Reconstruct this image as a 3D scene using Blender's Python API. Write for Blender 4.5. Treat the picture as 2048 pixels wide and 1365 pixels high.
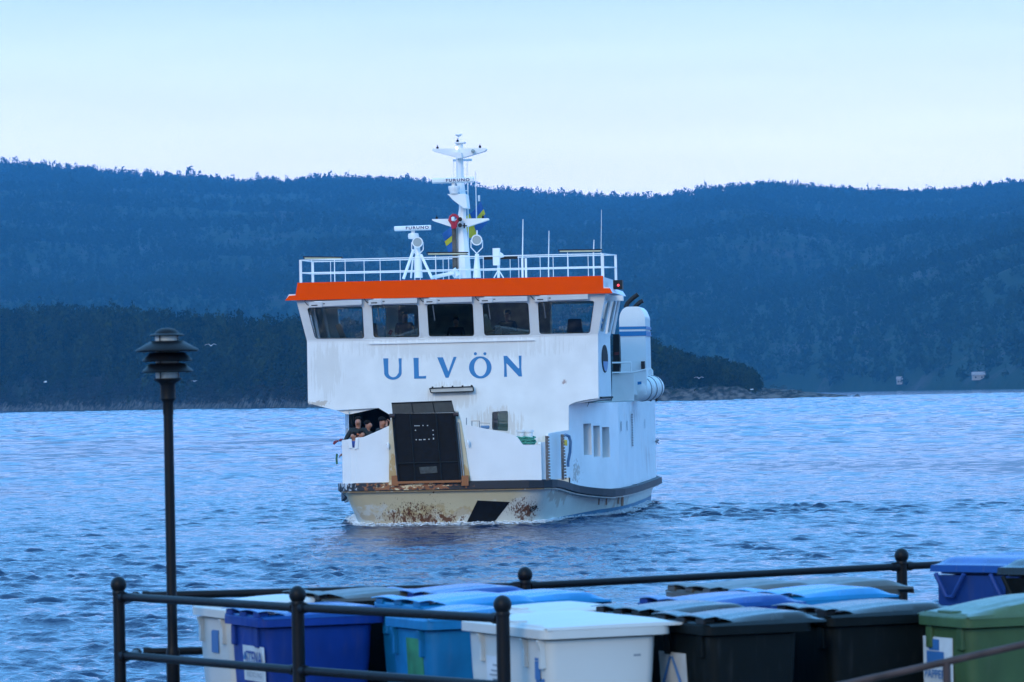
import bpy, math, random
import numpy as np
from mathutils import Vector, Matrix
from mathutils.geometry import tessellate_polygon
R = math.radians
random.seed(7); np.random.seed(7)
for o in list(bpy.data.objects): bpy.data.objects.remove(o)
S = bpy.context.scene; COL = S.collection

# ---------------------------------------------------------------- camera
FPX = 8000.0; EYE = 3.8; ROLL = R(1.146); PITCH = math.atan2(786-682.5, FPX)
f0 = Vector((0, math.cos(PITCH), math.sin(PITCH))); u0 = Vector((0, -math.sin(PITCH), math.cos(PITCH))); r0 = Vector((1, 0, 0))
CR = math.cos(ROLL)*r0 - math.sin(ROLL)*u0
CU = math.sin(ROLL)*r0 + math.cos(ROLL)*u0
CP = Vector((0, 0, EYE))
cam = bpy.data.objects.new('camera', bpy.data.cameras.new('camera')); COL.objects.link(cam)
m = Matrix((CR, CU, -f0)).transposed().to_4x4(); m.translation = CP; cam.matrix_world = m
cam.data.sensor_width = 36; cam.data.lens = FPX*36/2048
cam.data.clip_start = 0.5; cam.data.clip_end = 30000
cam.data.dof.use_dof = True; cam.data.dof.focus_distance = 118; cam.data.dof.aperture_fstop = 13
S.camera = cam

# ---------------------------------------------------------------- world, sun, exposure
SUN_EL, SUN_AZ = R(24), R(200)     # azimuth from +Y clockwise: behind the camera, a little left
W = bpy.data.worlds.new('World'); S.world = W; W.use_nodes = True
nt = W.node_tree; N = nt.nodes; L = nt.links; N.clear()
out = N.new('ShaderNodeOutputWorld'); bg = N.new('ShaderNodeBackground'); L.new(bg.outputs[0], out.inputs[0])
sky = N.new('ShaderNodeTexSky'); sky.sky_type = 'NISHITA'; sky.sun_disc = False
sky.sun_elevation = SUN_EL; sky.sun_rotation = SUN_AZ; sky.air_density = 1.0; sky.dust_density = 1.5
tc = N.new('ShaderNodeTexCoord'); sp = N.new('ShaderNodeSeparateXYZ'); L.new(tc.outputs['Generated'], sp.inputs[0])
ramp = N.new('ShaderNodeValToRGB'); L.new(sp.outputs['Z'], ramp.inputs[0])
cr = ramp.color_ramp; cr.elements[0].position = 0.0; cr.elements[0].color = (.50, .66, .95, 1)
cr.elements[1].position = 1.0; cr.elements[1].color = (.22, .52, .95, 1)
for p, c in ((.05, (.65, .65, .87)), (.105, (.275, .41, .80)), (.17, (.15, .52, 1.10)), (.45, (.19, .60, 1.25))):
    e = cr.elements.new(p); e.color = (*c, 1)
# behind the camera the sky is duller and greyer
mr = N.new('ShaderNodeMapRange'); L.new(sp.outputs['Y'], mr.inputs['Value'])
mr.inputs['From Min'].default_value = -1; mr.inputs['From Max'].default_value = .3
tint = N.new('ShaderNodeMixRGB'); tint.blend_type = 'MIX'; L.new(mr.outputs[0], tint.inputs[0])
tint.inputs[1].default_value = (.70, .68, .64, 1); tint.inputs[2].default_value = (1, 1, 1, 1)
mul = N.new('ShaderNodeMixRGB'); mul.blend_type = 'MULTIPLY'; mul.inputs[0].default_value = 1
cmap = N.new('ShaderNodeMapping'); cmap.inputs['Scale'].default_value = (2.2, 2.2, 22); cmap.inputs['Rotation'].default_value = (0, .06, 0); L.new(tc.outputs['Generated'], cmap.inputs[0])
cn = N.new('ShaderNodeTexNoise'); cn.inputs['Scale'].default_value = 2.5; cn.inputs['Detail'].default_value = 7; L.new(cmap.outputs[0], cn.inputs['Vector'])
cmr = N.new('ShaderNodeMapRange'); L.new(cn.outputs['Fac'], cmr.inputs['Value']); cmr.inputs['From Min'].default_value = .35; cmr.inputs['From Max'].default_value = .7; cmr.inputs['To Min'].default_value = .95; cmr.inputs['To Max'].default_value = 1.06
cmx = N.new('ShaderNodeVectorMath'); cmx.operation = 'SCALE'; L.new(ramp.outputs[0], cmx.inputs[0]); L.new(cmr.outputs[0], cmx.inputs['Scale'])
L.new(cmx.outputs[0], mul.inputs[1]); L.new(tint.outputs[0], mul.inputs[2])
sk2 = N.new('ShaderNodeMixRGB'); sk2.blend_type = 'MULTIPLY'; sk2.inputs[0].default_value = 1
L.new(sky.outputs[0], sk2.inputs[1]); sk2.inputs[2].default_value = (.012, .012, .012, 1)
add = N.new('ShaderNodeMixRGB'); add.blend_type = 'ADD'; add.inputs[0].default_value = 1
L.new(mul.outputs[0], add.inputs[1]); L.new(sk2.outputs[0], add.inputs[2])
L.new(add.outputs[0], bg.inputs[0]); bg.inputs[1].default_value = 0.97
sl = bpy.data.lights.new('sun', 'SUN'); sl.energy = 0.55; sl.angle = R(14); sl.color = (1.0, .88, .66)
so = bpy.data.objects.new('sun', sl); COL.objects.link(so)
sd = Vector((math.sin(SUN_AZ)*math.cos(SUN_EL), math.cos(SUN_AZ)*math.cos(SUN_EL), math.sin(SUN_EL)))
so.rotation_euler = sd.to_track_quat('Z', 'Y').to_euler(); so.location = (0, -20, 40)
S.view_settings.view_transform = 'Standard'; S.view_settings.look = 'None'
S.view_settings.exposure = 1.07; S.view_settings.gamma = 1.0
S.render.resolution_x = 1024; S.render.resolution_y = 682
S.render.engine = 'CYCLES'

# ---------------------------------------------------------------- helpers
def ray(px, py): return (f0 + (px-1024)/FPX*CR - (py-682.5)/FPX*CU)
def onz(px, py, z):
    d = ray(px, py); return CP + d*((z-EYE)/d.z)
def aty(px, py, Y):
    d = ray(px, py); return CP + d*(Y/d.y)

def tag(o, label=None, cat=None, group=None, kind=None):
    if label: o['label'] = label
    if cat: o['category'] = cat
    if group: o['group'] = group
    if kind: o['kind'] = kind
    return o
def empty(name, loc, rz=0):
    o = bpy.data.objects.new(name, None); COL.objects.link(o); o.location = loc; o.rotation_euler = (0, 0, rz)
    o.empty_display_size = .2
    return o
def relabel(o, t): o['label'] = t; return o
def copy_tree(o, parent=None):
    c = o.copy(); COL.objects.link(c)
    if parent: c.parent = parent
    for ch in [x for x in bpy.data.objects if x.parent == o]: copy_tree(ch, c)
    return c

class MB:
    def __init__(s): s.v = []; s.f = []; s.m = []
    def add(s, vs, fs, mi=0):
        b = len(s.v); s.v += [tuple(v) for v in vs]; s.f += [tuple(b+i for i in f) for f in fs]; s.m += [mi]*len(fs); return s
    def box(s, c, size, rot=None, mi=0):
        h = [x/2 for x in size]; vs = []
        for sx in (-1, 1):
            for sy in (-1, 1):
                for sz in (-1, 1):
                    p = Vector((sx*h[0], sy*h[1], sz*h[2]))
                    if rot is not None: p = rot @ p
                    vs.append(p+Vector(c))
        return s.add(vs, [(0, 1, 3, 2), (4, 6, 7, 5), (0, 4, 5, 1), (2, 3, 7, 6), (0, 2, 6, 4), (1, 5, 7, 3)], mi)
    def tube(s, a, b, r, r2=None, n=8, cap=True, mi=0, sx=1.0):
        a = Vector(a); b = Vector(b); r2 = r if r2 is None else r2
        d = (b-a).normalized(); x = d.orthogonal().normalized() if abs(d.z) < .95 else Vector((1, 0, 0)); x = (x - d*x.dot(d)).normalized(); y = d.cross(x)
        vs = []
        for p, rr in ((a, r), (b, r2)):
            for i in range(n):
                t = 2*math.pi*(i+.5)/n; vs.append(p + x*math.cos(t)*rr*sx + y*math.sin(t)*rr)
        fs = [(i, (i+1) % n, n+(i+1) % n, n+i) for i in range(n)]
        if cap: fs += [tuple(range(n-1, -1, -1)), tuple(range(n, 2*n))]
        return s.add(vs, fs, mi)
    def path(s, pts, r, n=8, mi=0):
        pts = [Vector(p) for p in pts]; vs = []; k = len(pts); x = None
        rr = r if isinstance(r, (list, tuple)) else [r]*k
        for i, p in enumerate(pts):
            d = (pts[min(i+1, k-1)] - pts[max(i-1, 0)]).normalized()
            if x is None: x = d.orthogonal()
            x = (x - d*x.dot(d)).normalized(); y = d.cross(x)
            for j in range(n):
                t = 2*math.pi*j/n; vs.append(p + (x*math.cos(t)+y*math.sin(t))*rr[i])
        fs = [(i*n+j, i*n+(j+1) % n, (i+1)*n+(j+1) % n, (i+1)*n+j) for i in range(k-1) for j in range(n)]
        fs += [tuple(range(n-1, -1, -1)), tuple(range((k-1)*n, k*n))]
        return s.add(vs, fs, mi)
    def lathe(s, prof, o=(0, 0, 0), n=24, rot=None, mi=0):
        vs = []; k = len(prof)
        for r, z in prof:
            for j in range(n):
                t = 2*math.pi*j/n; p = Vector((r*math.cos(t), r*math.sin(t), z))
                if rot is not None: p = rot @ p
                vs.append(p+Vector(o))
        fs = [(i*n+j, i*n+(j+1) % n, (i+1)*n+(j+1) % n, (i+1)*n+j) for i in range(k-1) for j in range(n)]
        fs += [tuple(range(n-1, -1, -1)), tuple(range((k-1)*n, k*n))]
        return s.add(vs, fs, mi)
    def sheet(s, loops, th, mi=0):
        """loops: [outer, hole, ...] of 3D points lying on a plane; th: thickness vector"""
        th = Vector(th); loops = [[Vector(p) for p in lp] for lp in loops]
        tr = tessellate_polygon(loops); allp = [p for lp in loops for p in lp]; n = len(allp)
        fs = [tuple(t) for t in tr] + [tuple(i+n for i in reversed(t)) for t in tr]
        b = 0
        for lp in loops:
            k = len(lp); fs += [(b+i, b+(i+1) % k, n+b+(i+1) % k, n+b+i) for i in range(k)]; b += k
        return s.add(allp + [p+th for p in allp], fs, mi)
    def grid(s, rows, close=False, mi=0):
        k = len(rows[0]); vs = [p for r in rows for p in r]
        fs = [(i*k+j, i*k+(j+1) % k, (i+1)*k+(j+1) % k, (i+1)*k+j) for i in range(len(rows)-1) for j in range(k if close else k-1)]
        return s.add(vs, fs, mi)
    def strip(s, path, th=.08, mi=0):
        """wall along a plan path: [(x, y, zbottom, ztop)], th thickness towards the left of travel"""
        k = len(path); vs = []
        for i, (x, y, zb, zt) in enumerate(path):
            a = Vector(path[max(i-1, 0)][:2]); b = Vector(path[min(i+1, k-1)][:2]); d = (b-a).normalized(); nn = Vector((-d.y, d.x))*th
            vs += [(x, y, zb), (x, y, zt), (x+nn.x, y+nn.y, zt), (x+nn.x, y+nn.y, zb)]
        fs = []
        for i in range(k-1):
            for j in range(4): fs.append((i*4+j, i*4+(j+1) % 4, (i+1)*4+(j+1) % 4, (i+1)*4+j))
        fs += [(3, 2, 1, 0), tuple((k-1)*4+j for j in range(4))]
        return s.add(vs, fs, mi)
    def build(s, name, mat, parent=None, smooth=False, bevel=0, loc=None):
        me = bpy.data.meshes.new(name); me.from_pydata(s.v, [], s.f)
        mats = mat if isinstance(mat, (list, tuple)) else [mat]
        for mm in mats: me.materials.append(mm)
        if len(mats) > 1: me.polygons.foreach_set('material_index', s.m)
        import bmesh
        bm = bmesh.new(); bm.from_mesh(me); bmesh.ops.recalc_face_normals(bm, faces=bm.faces); bm.to_mesh(me); bm.free()
        if smooth:
            me.polygons.foreach_set('use_smooth', [True]*len(me.polygons))
            try: me.set_sharp_from_angle(angle=R(38))
            except Exception: pass
        o = bpy.data.objects.new(name, me); COL.objects.link(o)
        if parent: o.parent = parent
        if loc: o.location = loc
        if bevel:
            b = o.modifiers.new('bevel', 'BEVEL'); b.width = bevel; b.segments = 2; b.limit_method = 'ANGLE'; b.angle_limit = R(35)
        return o

# ---------------------------------------------------------------- materials
def mat(name, col, rough=.5, metal=0, spec=.5, noise=0, nscale=6, bump=0, bscale=20, emit=None, estr=0, coat=0):
    m = bpy.data.materials.new(name); m.use_nodes = True; nt = m.node_tree; b = nt.nodes['Principled BSDF']
    b.inputs['Roughness'].default_value = rough; b.inputs['Metallic'].default_value = metal
    b.inputs['Specular IOR Level'].default_value = spec; b.inputs['Coat Weight'].default_value = coat
    b.inputs['Base Color'].default_value = (*col, 1)
    t = nt.nodes.new('ShaderNodeTexCoord')
    if noise:
        n = nt.nodes.new('ShaderNodeTexNoise'); n.inputs['Scale'].default_value = nscale; n.inputs['Detail'].default_value = 6
        nt.links.new(t.outputs['Object'], n.inputs['Vector'])
        r = nt.nodes.new('ShaderNodeValToRGB'); nt.links.new(n.outputs['Fac'], r.inputs[0])
        r.color_ramp.elements[0].position = .3; r.color_ramp.elements[1].position = .7
        r.color_ramp.elements[0].color = (*[c*(1-noise) for c in col], 1); r.color_ramp.elements[1].color = (*[min(1, c*(1+noise*.5)) for c in col], 1)
        nt.links.new(r.outputs[0], b.inputs['Base Color'])
    if bump:
        n2 = nt.nodes.new('ShaderNodeTexNoise'); n2.inputs['Scale'].default_value = bscale; n2.inputs['Detail'].default_value = 4
        nt.links.new(t.outputs['Object'], n2.inputs['Vector'])
        bp = nt.nodes.new('ShaderNodeBump'); bp.inputs['Strength'].default_value = bump; bp.inputs['Distance'].default_value = .02
        nt.links.new(n2.outputs['Fac'], bp.inputs['Height']); nt.links.new(bp.outputs[0], b.inputs['Normal'])
    if emit: b.inputs['Emission Color'].default_value = (*emit, 1); b.inputs['Emission Strength'].default_value = estr
    return m

def stained(name, base, stains, rough=.4, streak=None, coat=0):
    """painted steel with stains; each stain: (centre, radii, colour, noise scale xyz, threshold, shear)"""
    m = mat(name, base, rough, noise=.09, nscale=1.4, bump=.25, bscale=1.6); nt = m.node_tree; b = nt.nodes['Principled BSDF']
    b.inputs['Coat Weight'].default_value = coat
    col = b.inputs['Base Color'].links[0].from_socket
    t = nt.nodes.new('ShaderNodeTexCoord')
    def math_(op, a, bb=None):
        n = nt.nodes.new('ShaderNodeMath'); n.operation = op
        for i, x in enumerate((a, bb)):
            if x is None: continue
            if isinstance(x, (int, float)): n.inputs[i].default_value = x
            else: nt.links.new(x, n.inputs[i])
        return n.outputs[0]
    for (c, rad, sc, nsc, th, rotv) in stains:
        mp = nt.nodes.new('ShaderNodeVectorMath'); mp.operation = 'SUBTRACT'; nt.links.new(t.outputs['Object'], mp.inputs[0]); mp.inputs[1].default_value = c
        dv = nt.nodes.new('ShaderNodeVectorMath'); dv.operation = 'DIVIDE'; nt.links.new(mp.outputs[0], dv.inputs[0]); dv.inputs[1].default_value = rad
        ln = nt.nodes.new('ShaderNodeVectorMath'); ln.operation = 'LENGTH'; nt.links.new(dv.outputs[0], ln.inputs[0])
        fall = math_('SUBTRACT', 1.0, ln.outputs['Value']); fall = math_('MAXIMUM', fall, 0.0)
        rt = nt.nodes.new('ShaderNodeMapping'); rt.inputs['Rotation'].default_value = rotv; nt.links.new(mp.outputs[0], rt.inputs['Vector'])
        rt.inputs['Scale'].default_value = nsc
        ns = nt.nodes.new('ShaderNodeTexNoise'); ns.inputs['Scale'].default_value = 1; ns.inputs['Detail'].default_value = 5; ns.inputs['Roughness'].default_value = .65
        nt.links.new(rt.outputs[0], ns.inputs['Vector'])
        v = math_('ADD', ns.outputs['Fac'], math_('MULTIPLY', fall, .35))
        mrn = nt.nodes.new('ShaderNodeMapRange'); nt.links.new(v, mrn.inputs['Value'])
        mrn.inputs['From Min'].default_value = th; mrn.inputs['From Max'].default_value = th+.06
        fin = math_('MULTIPLY', mrn.outputs[0], math_('MINIMUM', math_('MULTIPLY', fall, 6.0), 1.0))
        fin = math_('MULTIPLY', fin, sc[3])
        mx = nt.nodes.new('ShaderNodeMixRGB'); nt.links.new(fin, mx.inputs[0]); nt.links.new(col, mx.inputs[1]); mx.inputs[2].default_value = (*sc[:3], 1)
        col = mx.outputs[0]
    nt.links.new(col, b.inputs['Base Color'])
    return m

def glass_mat(name, tint=(.75, .85, .85), base=.04):
    m = bpy.data.materials.new(name); m.use_nodes = True; nt = m.node_tree; nt.nodes.clear()
    o = nt.nodes.new('ShaderNodeOutputMaterial'); tr = nt.nodes.new('ShaderNodeBsdfTransparent'); g = nt.nodes.new('ShaderNodeBsdfGlossy')
    tr.inputs[0].default_value = (*tint, 1); g.inputs['Roughness'].default_value = .02
    fr = nt.nodes.new('ShaderNodeFresnel'); fr.inputs[0].default_value = 1.75
    n = nt.nodes.new('ShaderNodeTexNoise'); n.inputs['Scale'].default_value = 1.5
    bp = nt.nodes.new('ShaderNodeBump'); bp.inputs['Strength'].default_value = .05; nt.links.new(n.outputs[0], bp.inputs['Height']); nt.links.new(bp.outputs[0], g.inputs['Normal'])
    mx = nt.nodes.new('ShaderNodeMixShader'); nt.links.new(fr.outputs[0], mx.inputs[0]); nt.links.new(tr.outputs[0], mx.inputs[1]); nt.links.new(g.outputs[0], mx.inputs[2])
    nt.links.new(mx.outputs[0], o.inputs[0]); return m

M = {}
M['white'] = mat('white_paint', (.80, .80, .79), .35, noise=.05, nscale=1.5, bump=.05, bscale=2)
M['cream'] = stained('cream_rusty_paint', (.70, .68, .58), [((0, -3.5, 1.2), (8, 1.2, 1.2), (.42, .2, .06, .9), (5, 5, 2), .62, (0, 0, 0)), ((0, -3.5, 2.0), (8, 1.2, 2.2), (.5, .36, .14, .55), (6, 6, 1.2), .60, (0, 0, 0))])
M['orange'] = mat('orange_paint', (1.0, .075, .0), .75, spec=.04, noise=.04, nscale=2)
M['blue'] = mat('blue_letter_paint', (.006, .19, .44), .4, noise=.05)
M['bluestripe'] = mat('blue_stripe_paint', (.008, .19, .44), .35)
M['boot'] = mat('blue_boot_top', (.03, .19, .33), .5, noise=.3, nscale=3)
M['black'] = mat('black_paint', (.006, .006, .007), .55, spec=.3, noise=.3)
M['strake'] = stained('dark_rubbing_strake', (.010, .013, .020), [((-1.0, -3.7, 1.2), (2.2, 1, .5), (.30, .10, .03, 1), (6, 6, 9), .66, (0, 0, 0)), ((-1.0, -3.7, 1.2), (2.4, 1, .6), (.75, .6, .35, 1), (5, 5, 12), .80, (0, 0, 0)), ((-3, -3.5, 1.2), (1.2, 2, .5), (.5, .55, .6, 1), (9, 9, 5), .78, (0, 0, 0))], rough=.6)
M['greymetal'] = mat('grey_metal', (.3, .31, .32), .4, metal=.6, noise=.2)
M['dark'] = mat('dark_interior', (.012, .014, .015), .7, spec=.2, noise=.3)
M['panel'] = mat('panel_reflection_tint', (.36, .27, .20), .6, noise=.4, nscale=3)  # lightened brown imitates warm reflections in the bridge windows
M['glass'] = glass_mat('window_glass')
M['lens'] = mat('lamp_lens', (.30, .34, .33), .15, coat=.5)
M['yellowtube'] = mat('tube_diffuser', (.55, .52, .36), .4, noise=.1)
M['red'] = mat('red_paint', (.45, .01, .03), .6, noise=.2)
M['redlight'] = mat('red_light', (.8, .02, .02), .3, emit=(1, .05, .08), estr=1.5)
M['lit'] = mat('lit_lamp', (1, .9, .8), .3, emit=(1, .85, .7), estr=1.6)
M['skin'] = mat('skin', (.42, .17, .10), .5, noise=.1)
M['hair'] = mat('dark_hair', (.008, .006, .005), .7, spec=.1)
M['rope_green'] = mat('green_rope', (.08, .36, .26), .8, noise=.4, nscale=40)
M['rope_blue'] = mat('blue_rope', (.10, .20, .34), .7)
M['yellow'] = mat('yellow_cloth', (.55, .46, .03), .7, noise=.1)
M['flagblue'] = mat('flag_blue_cloth', (.01, .10, .32), .7, noise=.1)
M['rust'] = mat('rusty_pipe', (.05, .028, .025), .7, noise=.5, nscale=14, bump=.3)
M['iron'] = mat('black_iron', (.0035, .004, .006), .48, spec=.2, noise=.25, nscale=10, bump=.08, bscale=60)
M['lampglass'] = mat('opal_glass', (.42, .44, .42), .4)
M['weathered'] = mat('weathered_wood', (.10, .085, .07), .8, noise=.6, nscale=6)
M['deck'] = mat('deck_paint', (.10, .13, .12), .7, noise=.2)
M['gull'] = mat('gull_white', (.8, .8, .8), .7)

# ---------------------------------------------------------------- ferry frame
BETA = R(6); O = Vector((-1.66, 119.0, 0))
SHIP = empty('ferry', O, -BETA)
tag(SHIP, 'white car ferry with orange wheelhouse band and rusty bow, heading towards the quay', 'ferry')
EX = Vector((math.cos(BETA), -math.sin(BETA), 0)); EY = Vector((math.sin(BETA), math.cos(BETA), 0)); EZ = Vector((0, 0, 1))
def loc(p): d = p-O; return Vector((d.dot(EX), d.dot(EY), d.z))
LC = loc(CP)
def P(px, py, w=0.0, tz=None, tw=0.0):
    """ship-local point seen at photo pixel (px, py) on the cross-section plane w (leaning tw metres per metre of height above tz)"""
    d = ray(px, py); dl = Vector((d.dot(EX), d.dot(EY), d.z))
    if tz is None: t = (w-LC.y)/dl.y
    else: t = (w - LC.y + tw*(LC.z-tz))/(dl.y - tw*dl.z)
    return LC + dl*t
def U(px, u):
    """ship-local w at which side line x=u shows in photo column px (any height)"""
    d = ray(px, 760); dl = Vector((d.dot(EX), d.dot(EY), 0)); return LC.y + dl.y*(u-LC.x)/dl.x
def Ps(px, py, u):
    d = ray(px, py); dl = Vector((d.dot(EX), d.dot(EY), d.z)); return LC + dl*((u-LC.x)/dl.x)
def PL(pts, w=0.0, **k): return [P(x, y, w, **k) for x, y in pts]
def part(mb, name, mt, parent=None, **k): return mb.build(name, mt, parent or SHIP, **k)
def rounded(c, r=4, seg=4):
    """round the corners of a pixel polygon"""
    o = []; n = len(c)
    for i in range(n):
        p = Vector(c[i]); a = Vector(c[i-1])-p; b = Vector(c[(i+1) % n])-p
        a = p + a.normalized()*min(r, a.length/2.2); b = p + b.normalized()*min(r, b.length/2.2)
        for k in range(seg+1):
            t = k/seg; q = a*(1-t)**2 + p*2*t*(1-t) + b*t*t; o.append((q.x, q.y))
    return o

# hull ---------------------------------------------------
DECK = [(0, -3.6), (1.5, -3.6), (2.45, -3.57), (2.8, -3.45), (2.98, -3.2), (3.08, -2.8), (3.18, -1.8), (3.32, -.4), (3.45, .3), (3.7, 1.1), (4.02, 2.0), (4.3, 3.0), (4.5, 4.2), (4.6, 6), (4.66, 9), (4.66, 15), (4.62, 19), (4.3, 21.5), (3.2, 22.5), (0, 22.6)]
WATER = [(0, -3.05), (1.2, -3.05), (2.0, -2.98), (2.42, -2.75), (2.68, -2.2), (2.82, -1.4), (3.0, 0), (3.25, 1.0), (3.4, 1.6), (3.6, 2.4), (3.85, 3.4), (4.05, 4.4), (4.2, 5.6), (4.32, 7), (4.42, 10), (4.42, 15), (4.35, 18.5), (4.0, 20.5), (3.0, 21.3), (0, 21.5)]
def zs(w):
    t = min(1, max(0, (w+3.5)/7.0)); return 1.17 - .47*(t*t*(3-2*t))
def mirror(h): return [(-(x if x < 3.2 else 3.2+(x-3.2)*.6), y) for x, y in reversed(h[1:])] + h
def ring(f, z=None, off=0, dz=0):
    pts = []
    for (a, b) in zip(mirror(DECK), mirror(WATER)):
        x = b[0]+(a[0]-b[0])*f; y = b[1]+(a[1]-b[1])*f
        pts.append((x, y, (zs(a[1])+dz) if z is None else z))
    return pts
def off(pts, d):
    o = []; n = len(pts)
    for i, p in enumerate(pts):
        a = Vector(pts[max(i-1, 0)][:2]); b = Vector(pts[min(i+1, n-1)][:2]); t = (b-a).normalized(); o.append((p[0]+t.y*d, p[1]-t.x*d, p[2]))
    return o
rust_c = (.15, .05, .018, .95); orange_c = (.42, .2, .06, .75)
M['hull'] = stained('hull_paint', (.76, .74, .64), [
    ((-.6, -3.2, 1.0), (3.2, 2.0, .8), (.66, .50, .20, .6), (1.3, 1.3, 1.6), .50, (0, 0, 0)),
    ((-.6, -2.8, .25), (2.6, 1.2, .5), (.52, .36, .16, .6), (2.2, 2.2, 2.2), .60, (0, .5, 0)),
    ((-1.1, -2.8, .25), (1.5, 1.3, .62), rust_c, (15, 6, 3.2), .71, (0, .7, 0)),
    ((-.2, -2.8, .18), (2.0, 1.3, .36), rust_c, (8, 8, 6), .72, (0, 0, 0)),
    ((-.9, -2.9, .45), (1.9, 1.3, .7), (.12, .04, .015, 1), (26, 14, 15), .735, (0, .7, 0)),
    ((2.2, -2.9, .5), (.9, 1.3, .7), (.12, .04, .015, 1), (26, 14, 15), .735, (0, -.6, 0)),
    ((2.25, -2.7, .40), (.62, 1.5, .55), rust_c, (8, 8, 6), .70, (0, -.6, 0)),
    ((3.15, -1.2, .85), (.55, 2.0, .50), (.40, .20, .08, .5), (6, 2, .7), .58, (0, -.6, 0)),
    ((-.35, -3.3, .95), (.35, .8, .25), rust_c, (9, 9, 9), .76, (0, 0, 0)),
    ((4.3, 5, .35), (.7, 5, .5), (.45, .22, .10, .6), (3, 3, .5), .70, (0, 0, 0)),
], rough=.38)
rings = [ring(-.28, -.7), ring(-.03, -.12), ring(.0, 0.0), ring(.13, .16), ring(.30, .36), ring(.55, .64), ring(.80, .92) , ring(1.0, None)]
# keep the upper rings below the sheer line aft
rings = [[(x, y, min(z, zs(d[1])-.02*(7-i))) for (x, y, z), d in zip(r, mirror(DECK))] for i, r in enumerate(rings)]
mb = MB(); mb.grid(rings); part(mb, 'hull', M['hull'], smooth=True)
# blue boot top along the right side
bt = [(b[0], b[1]) for b in WATER if b[1] > -1.9 and b[0] > 2.5]; mb = MB(); bo_ = [[], []]
for (x, y) in bt:
    h_ = .05 + .15*min(1, max(0, (y+1.5)/5)); k_ = h_/.16*.13
    i_ = WATER.index((x, y)); dx, dy = DECK[i_][0]-x, DECK[i_][1]-y
    bo_[0].append((x-.03*dx+.012, y-.03*dy-.012, -.12)); bo_[1].append((x+k_*dx+.016, y+k_*dy-.016, h_))
mb.grid([bo_[0], [((a_[0]+b_[0])/2+.01, (a_[1]+b_[1])/2-.01, (a_[2]+b_[2])/2) for a_, b_ in zip(*bo_)], bo_[1]]); part(mb, 'boot_top', M['boot'], smooth=True)
deck = mb = MB(); pts = ring(1.0, None, dz=.02); mb.add(pts, [tuple(range(len(pts)))]); part(mb, 'deck', M['deck'])
# rubbing strake
mb = MB(); base = ring(1.0, None); o1 = off(base, .13); o0 = off(base, -.02)
mb.grid([[(x, y, z-.13) for x, y, z in o0], [(x, y, z-.11) for x, y, z in o1], [(x, y, z+.10) for x, y, z in o1], [(x, y, z+.12) for x, y, z in o0]])
part(mb, 'rubbing_strake', M['strake'])
# thin cream lip under the strake and white lip above
mb = MB(); o2 = off(base, .04); mb.grid([[(x, y, z-.165) for x, y, z in off(base, -.01)], [(x, y, z-.165) for x, y, z in o2], [(x, y, z-.13) for x, y, z in o2]])
part(mb, 'strake_edge', M['cream'])
# bow opening (dark thruster recess) on the raked bow
def hullface(px, py, push=.012):
    """intersect pixel ray with the hull loft (brute force on triangles)"""
    d = ray(px, py); dl = Vector((d.dot(EX), d.dot(EY), d.z))
    from mathutils.geometry import intersect_ray_tri
    best = None
    rs = rings
    for i in range(len(rs)-1):
        for j in range(len(rs[0])-1):
            q = [Vector(rs[i][j]), Vector(rs[i][j+1]), Vector(rs[i+1][j+1]), Vector(rs[i+1][j])]
            for t in ((q[0], q[1], q[2]), (q[0], q[2], q[3])):
                h = intersect_ray_tri(*t, dl, LC, True)
                if h is not None and (best is None or (h-LC).length < (best[0]-LC).length):
                    nn = (t[1]-t[0]).cross(t[2]-t[0]).normalized()
                    if nn.dot(dl) > 0: nn = -nn
                    best = (h, nn)
    if best is None: return P(px, py, -2.0)
    return best[0] + best[1]*push
q = [(955, 1001), (1020, 1004), (987, 1046), (934, 1044)]
def qgrid(q, n, push, fn=hullface):
    rows = []
    for i in range(n+1):
        s = i/n; a = Vector(q[0]).lerp(Vector(q[3]), s); b = Vector(q[1]).lerp(Vector(q[2]), s)
        rows.append([fn(*(a.lerp(b, k/n)), push) for k in range(n+1)])
    return rows
mb = MB(); mb.grid(qgrid(q, 6, .012)); part(mb, 'bow_recess', M['black'])
# load line mark
c = Vector((1066.5, 1017)); mb = MB(); rows = [[], []]
for k in range(25):
    t = 2*math.pi*k/24; e = Vector((math.cos(t)*9.0, math.sin(t)*4.2)); e = Matrix.Rotation(-.62, 2) @ e
    rows[0].append(hullface(*(c+e), .01)); rows[1].append(hullface(*(c+e*.72), .01))
mb.grid(rows)
for a, b in (((-6, 0), (6, 0)), ((0, -3), (0, 3)),):
    a = Matrix.Rotation(-.62, 2) @ Vector(a); b = Matrix.Rotation(-.62, 2) @ Vector(b); pr = (b-a).orthogonal().normalized()*.9
    mb.grid([[hullface(*(c+a+pr), .01), hullface(*(c+b+pr), .01)], [hullface(*(c+a-pr), .01), hullface(*(c+b-pr), .01)]])
part(mb, 'load_line_mark', M['black'])
# discharge ports with rust on the side
for x, y in ((1198, 1003), (1213, 1003), (1237, 1001)):
    mb = MB(); mb.grid(qgrid([(x-1.6, y-6), (x+1.2, y-6), (x+.2, y+7), (x-2.2, y+7)], 2, .01)); part(mb, 'discharge_stain', M['rust_orange'] if 'rust_orange' in M else M.setdefault('rust_orange', mat('rust_stain', (.45, .20, .10), .7, noise=.3)))
mb = MB(); p = Vector((4.62, 7.9, zs(8))); mb.box(p, (.2, .25, .26)); part(mb, 'fender_block', M['black'])
mb = MB(); mb.grid(qgrid([(1242, 990), (1247, 990), (1246, 1016), (1242, 1016)], 3, .012)); part(mb, 'rust_run', M['rust_orange'])

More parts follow.
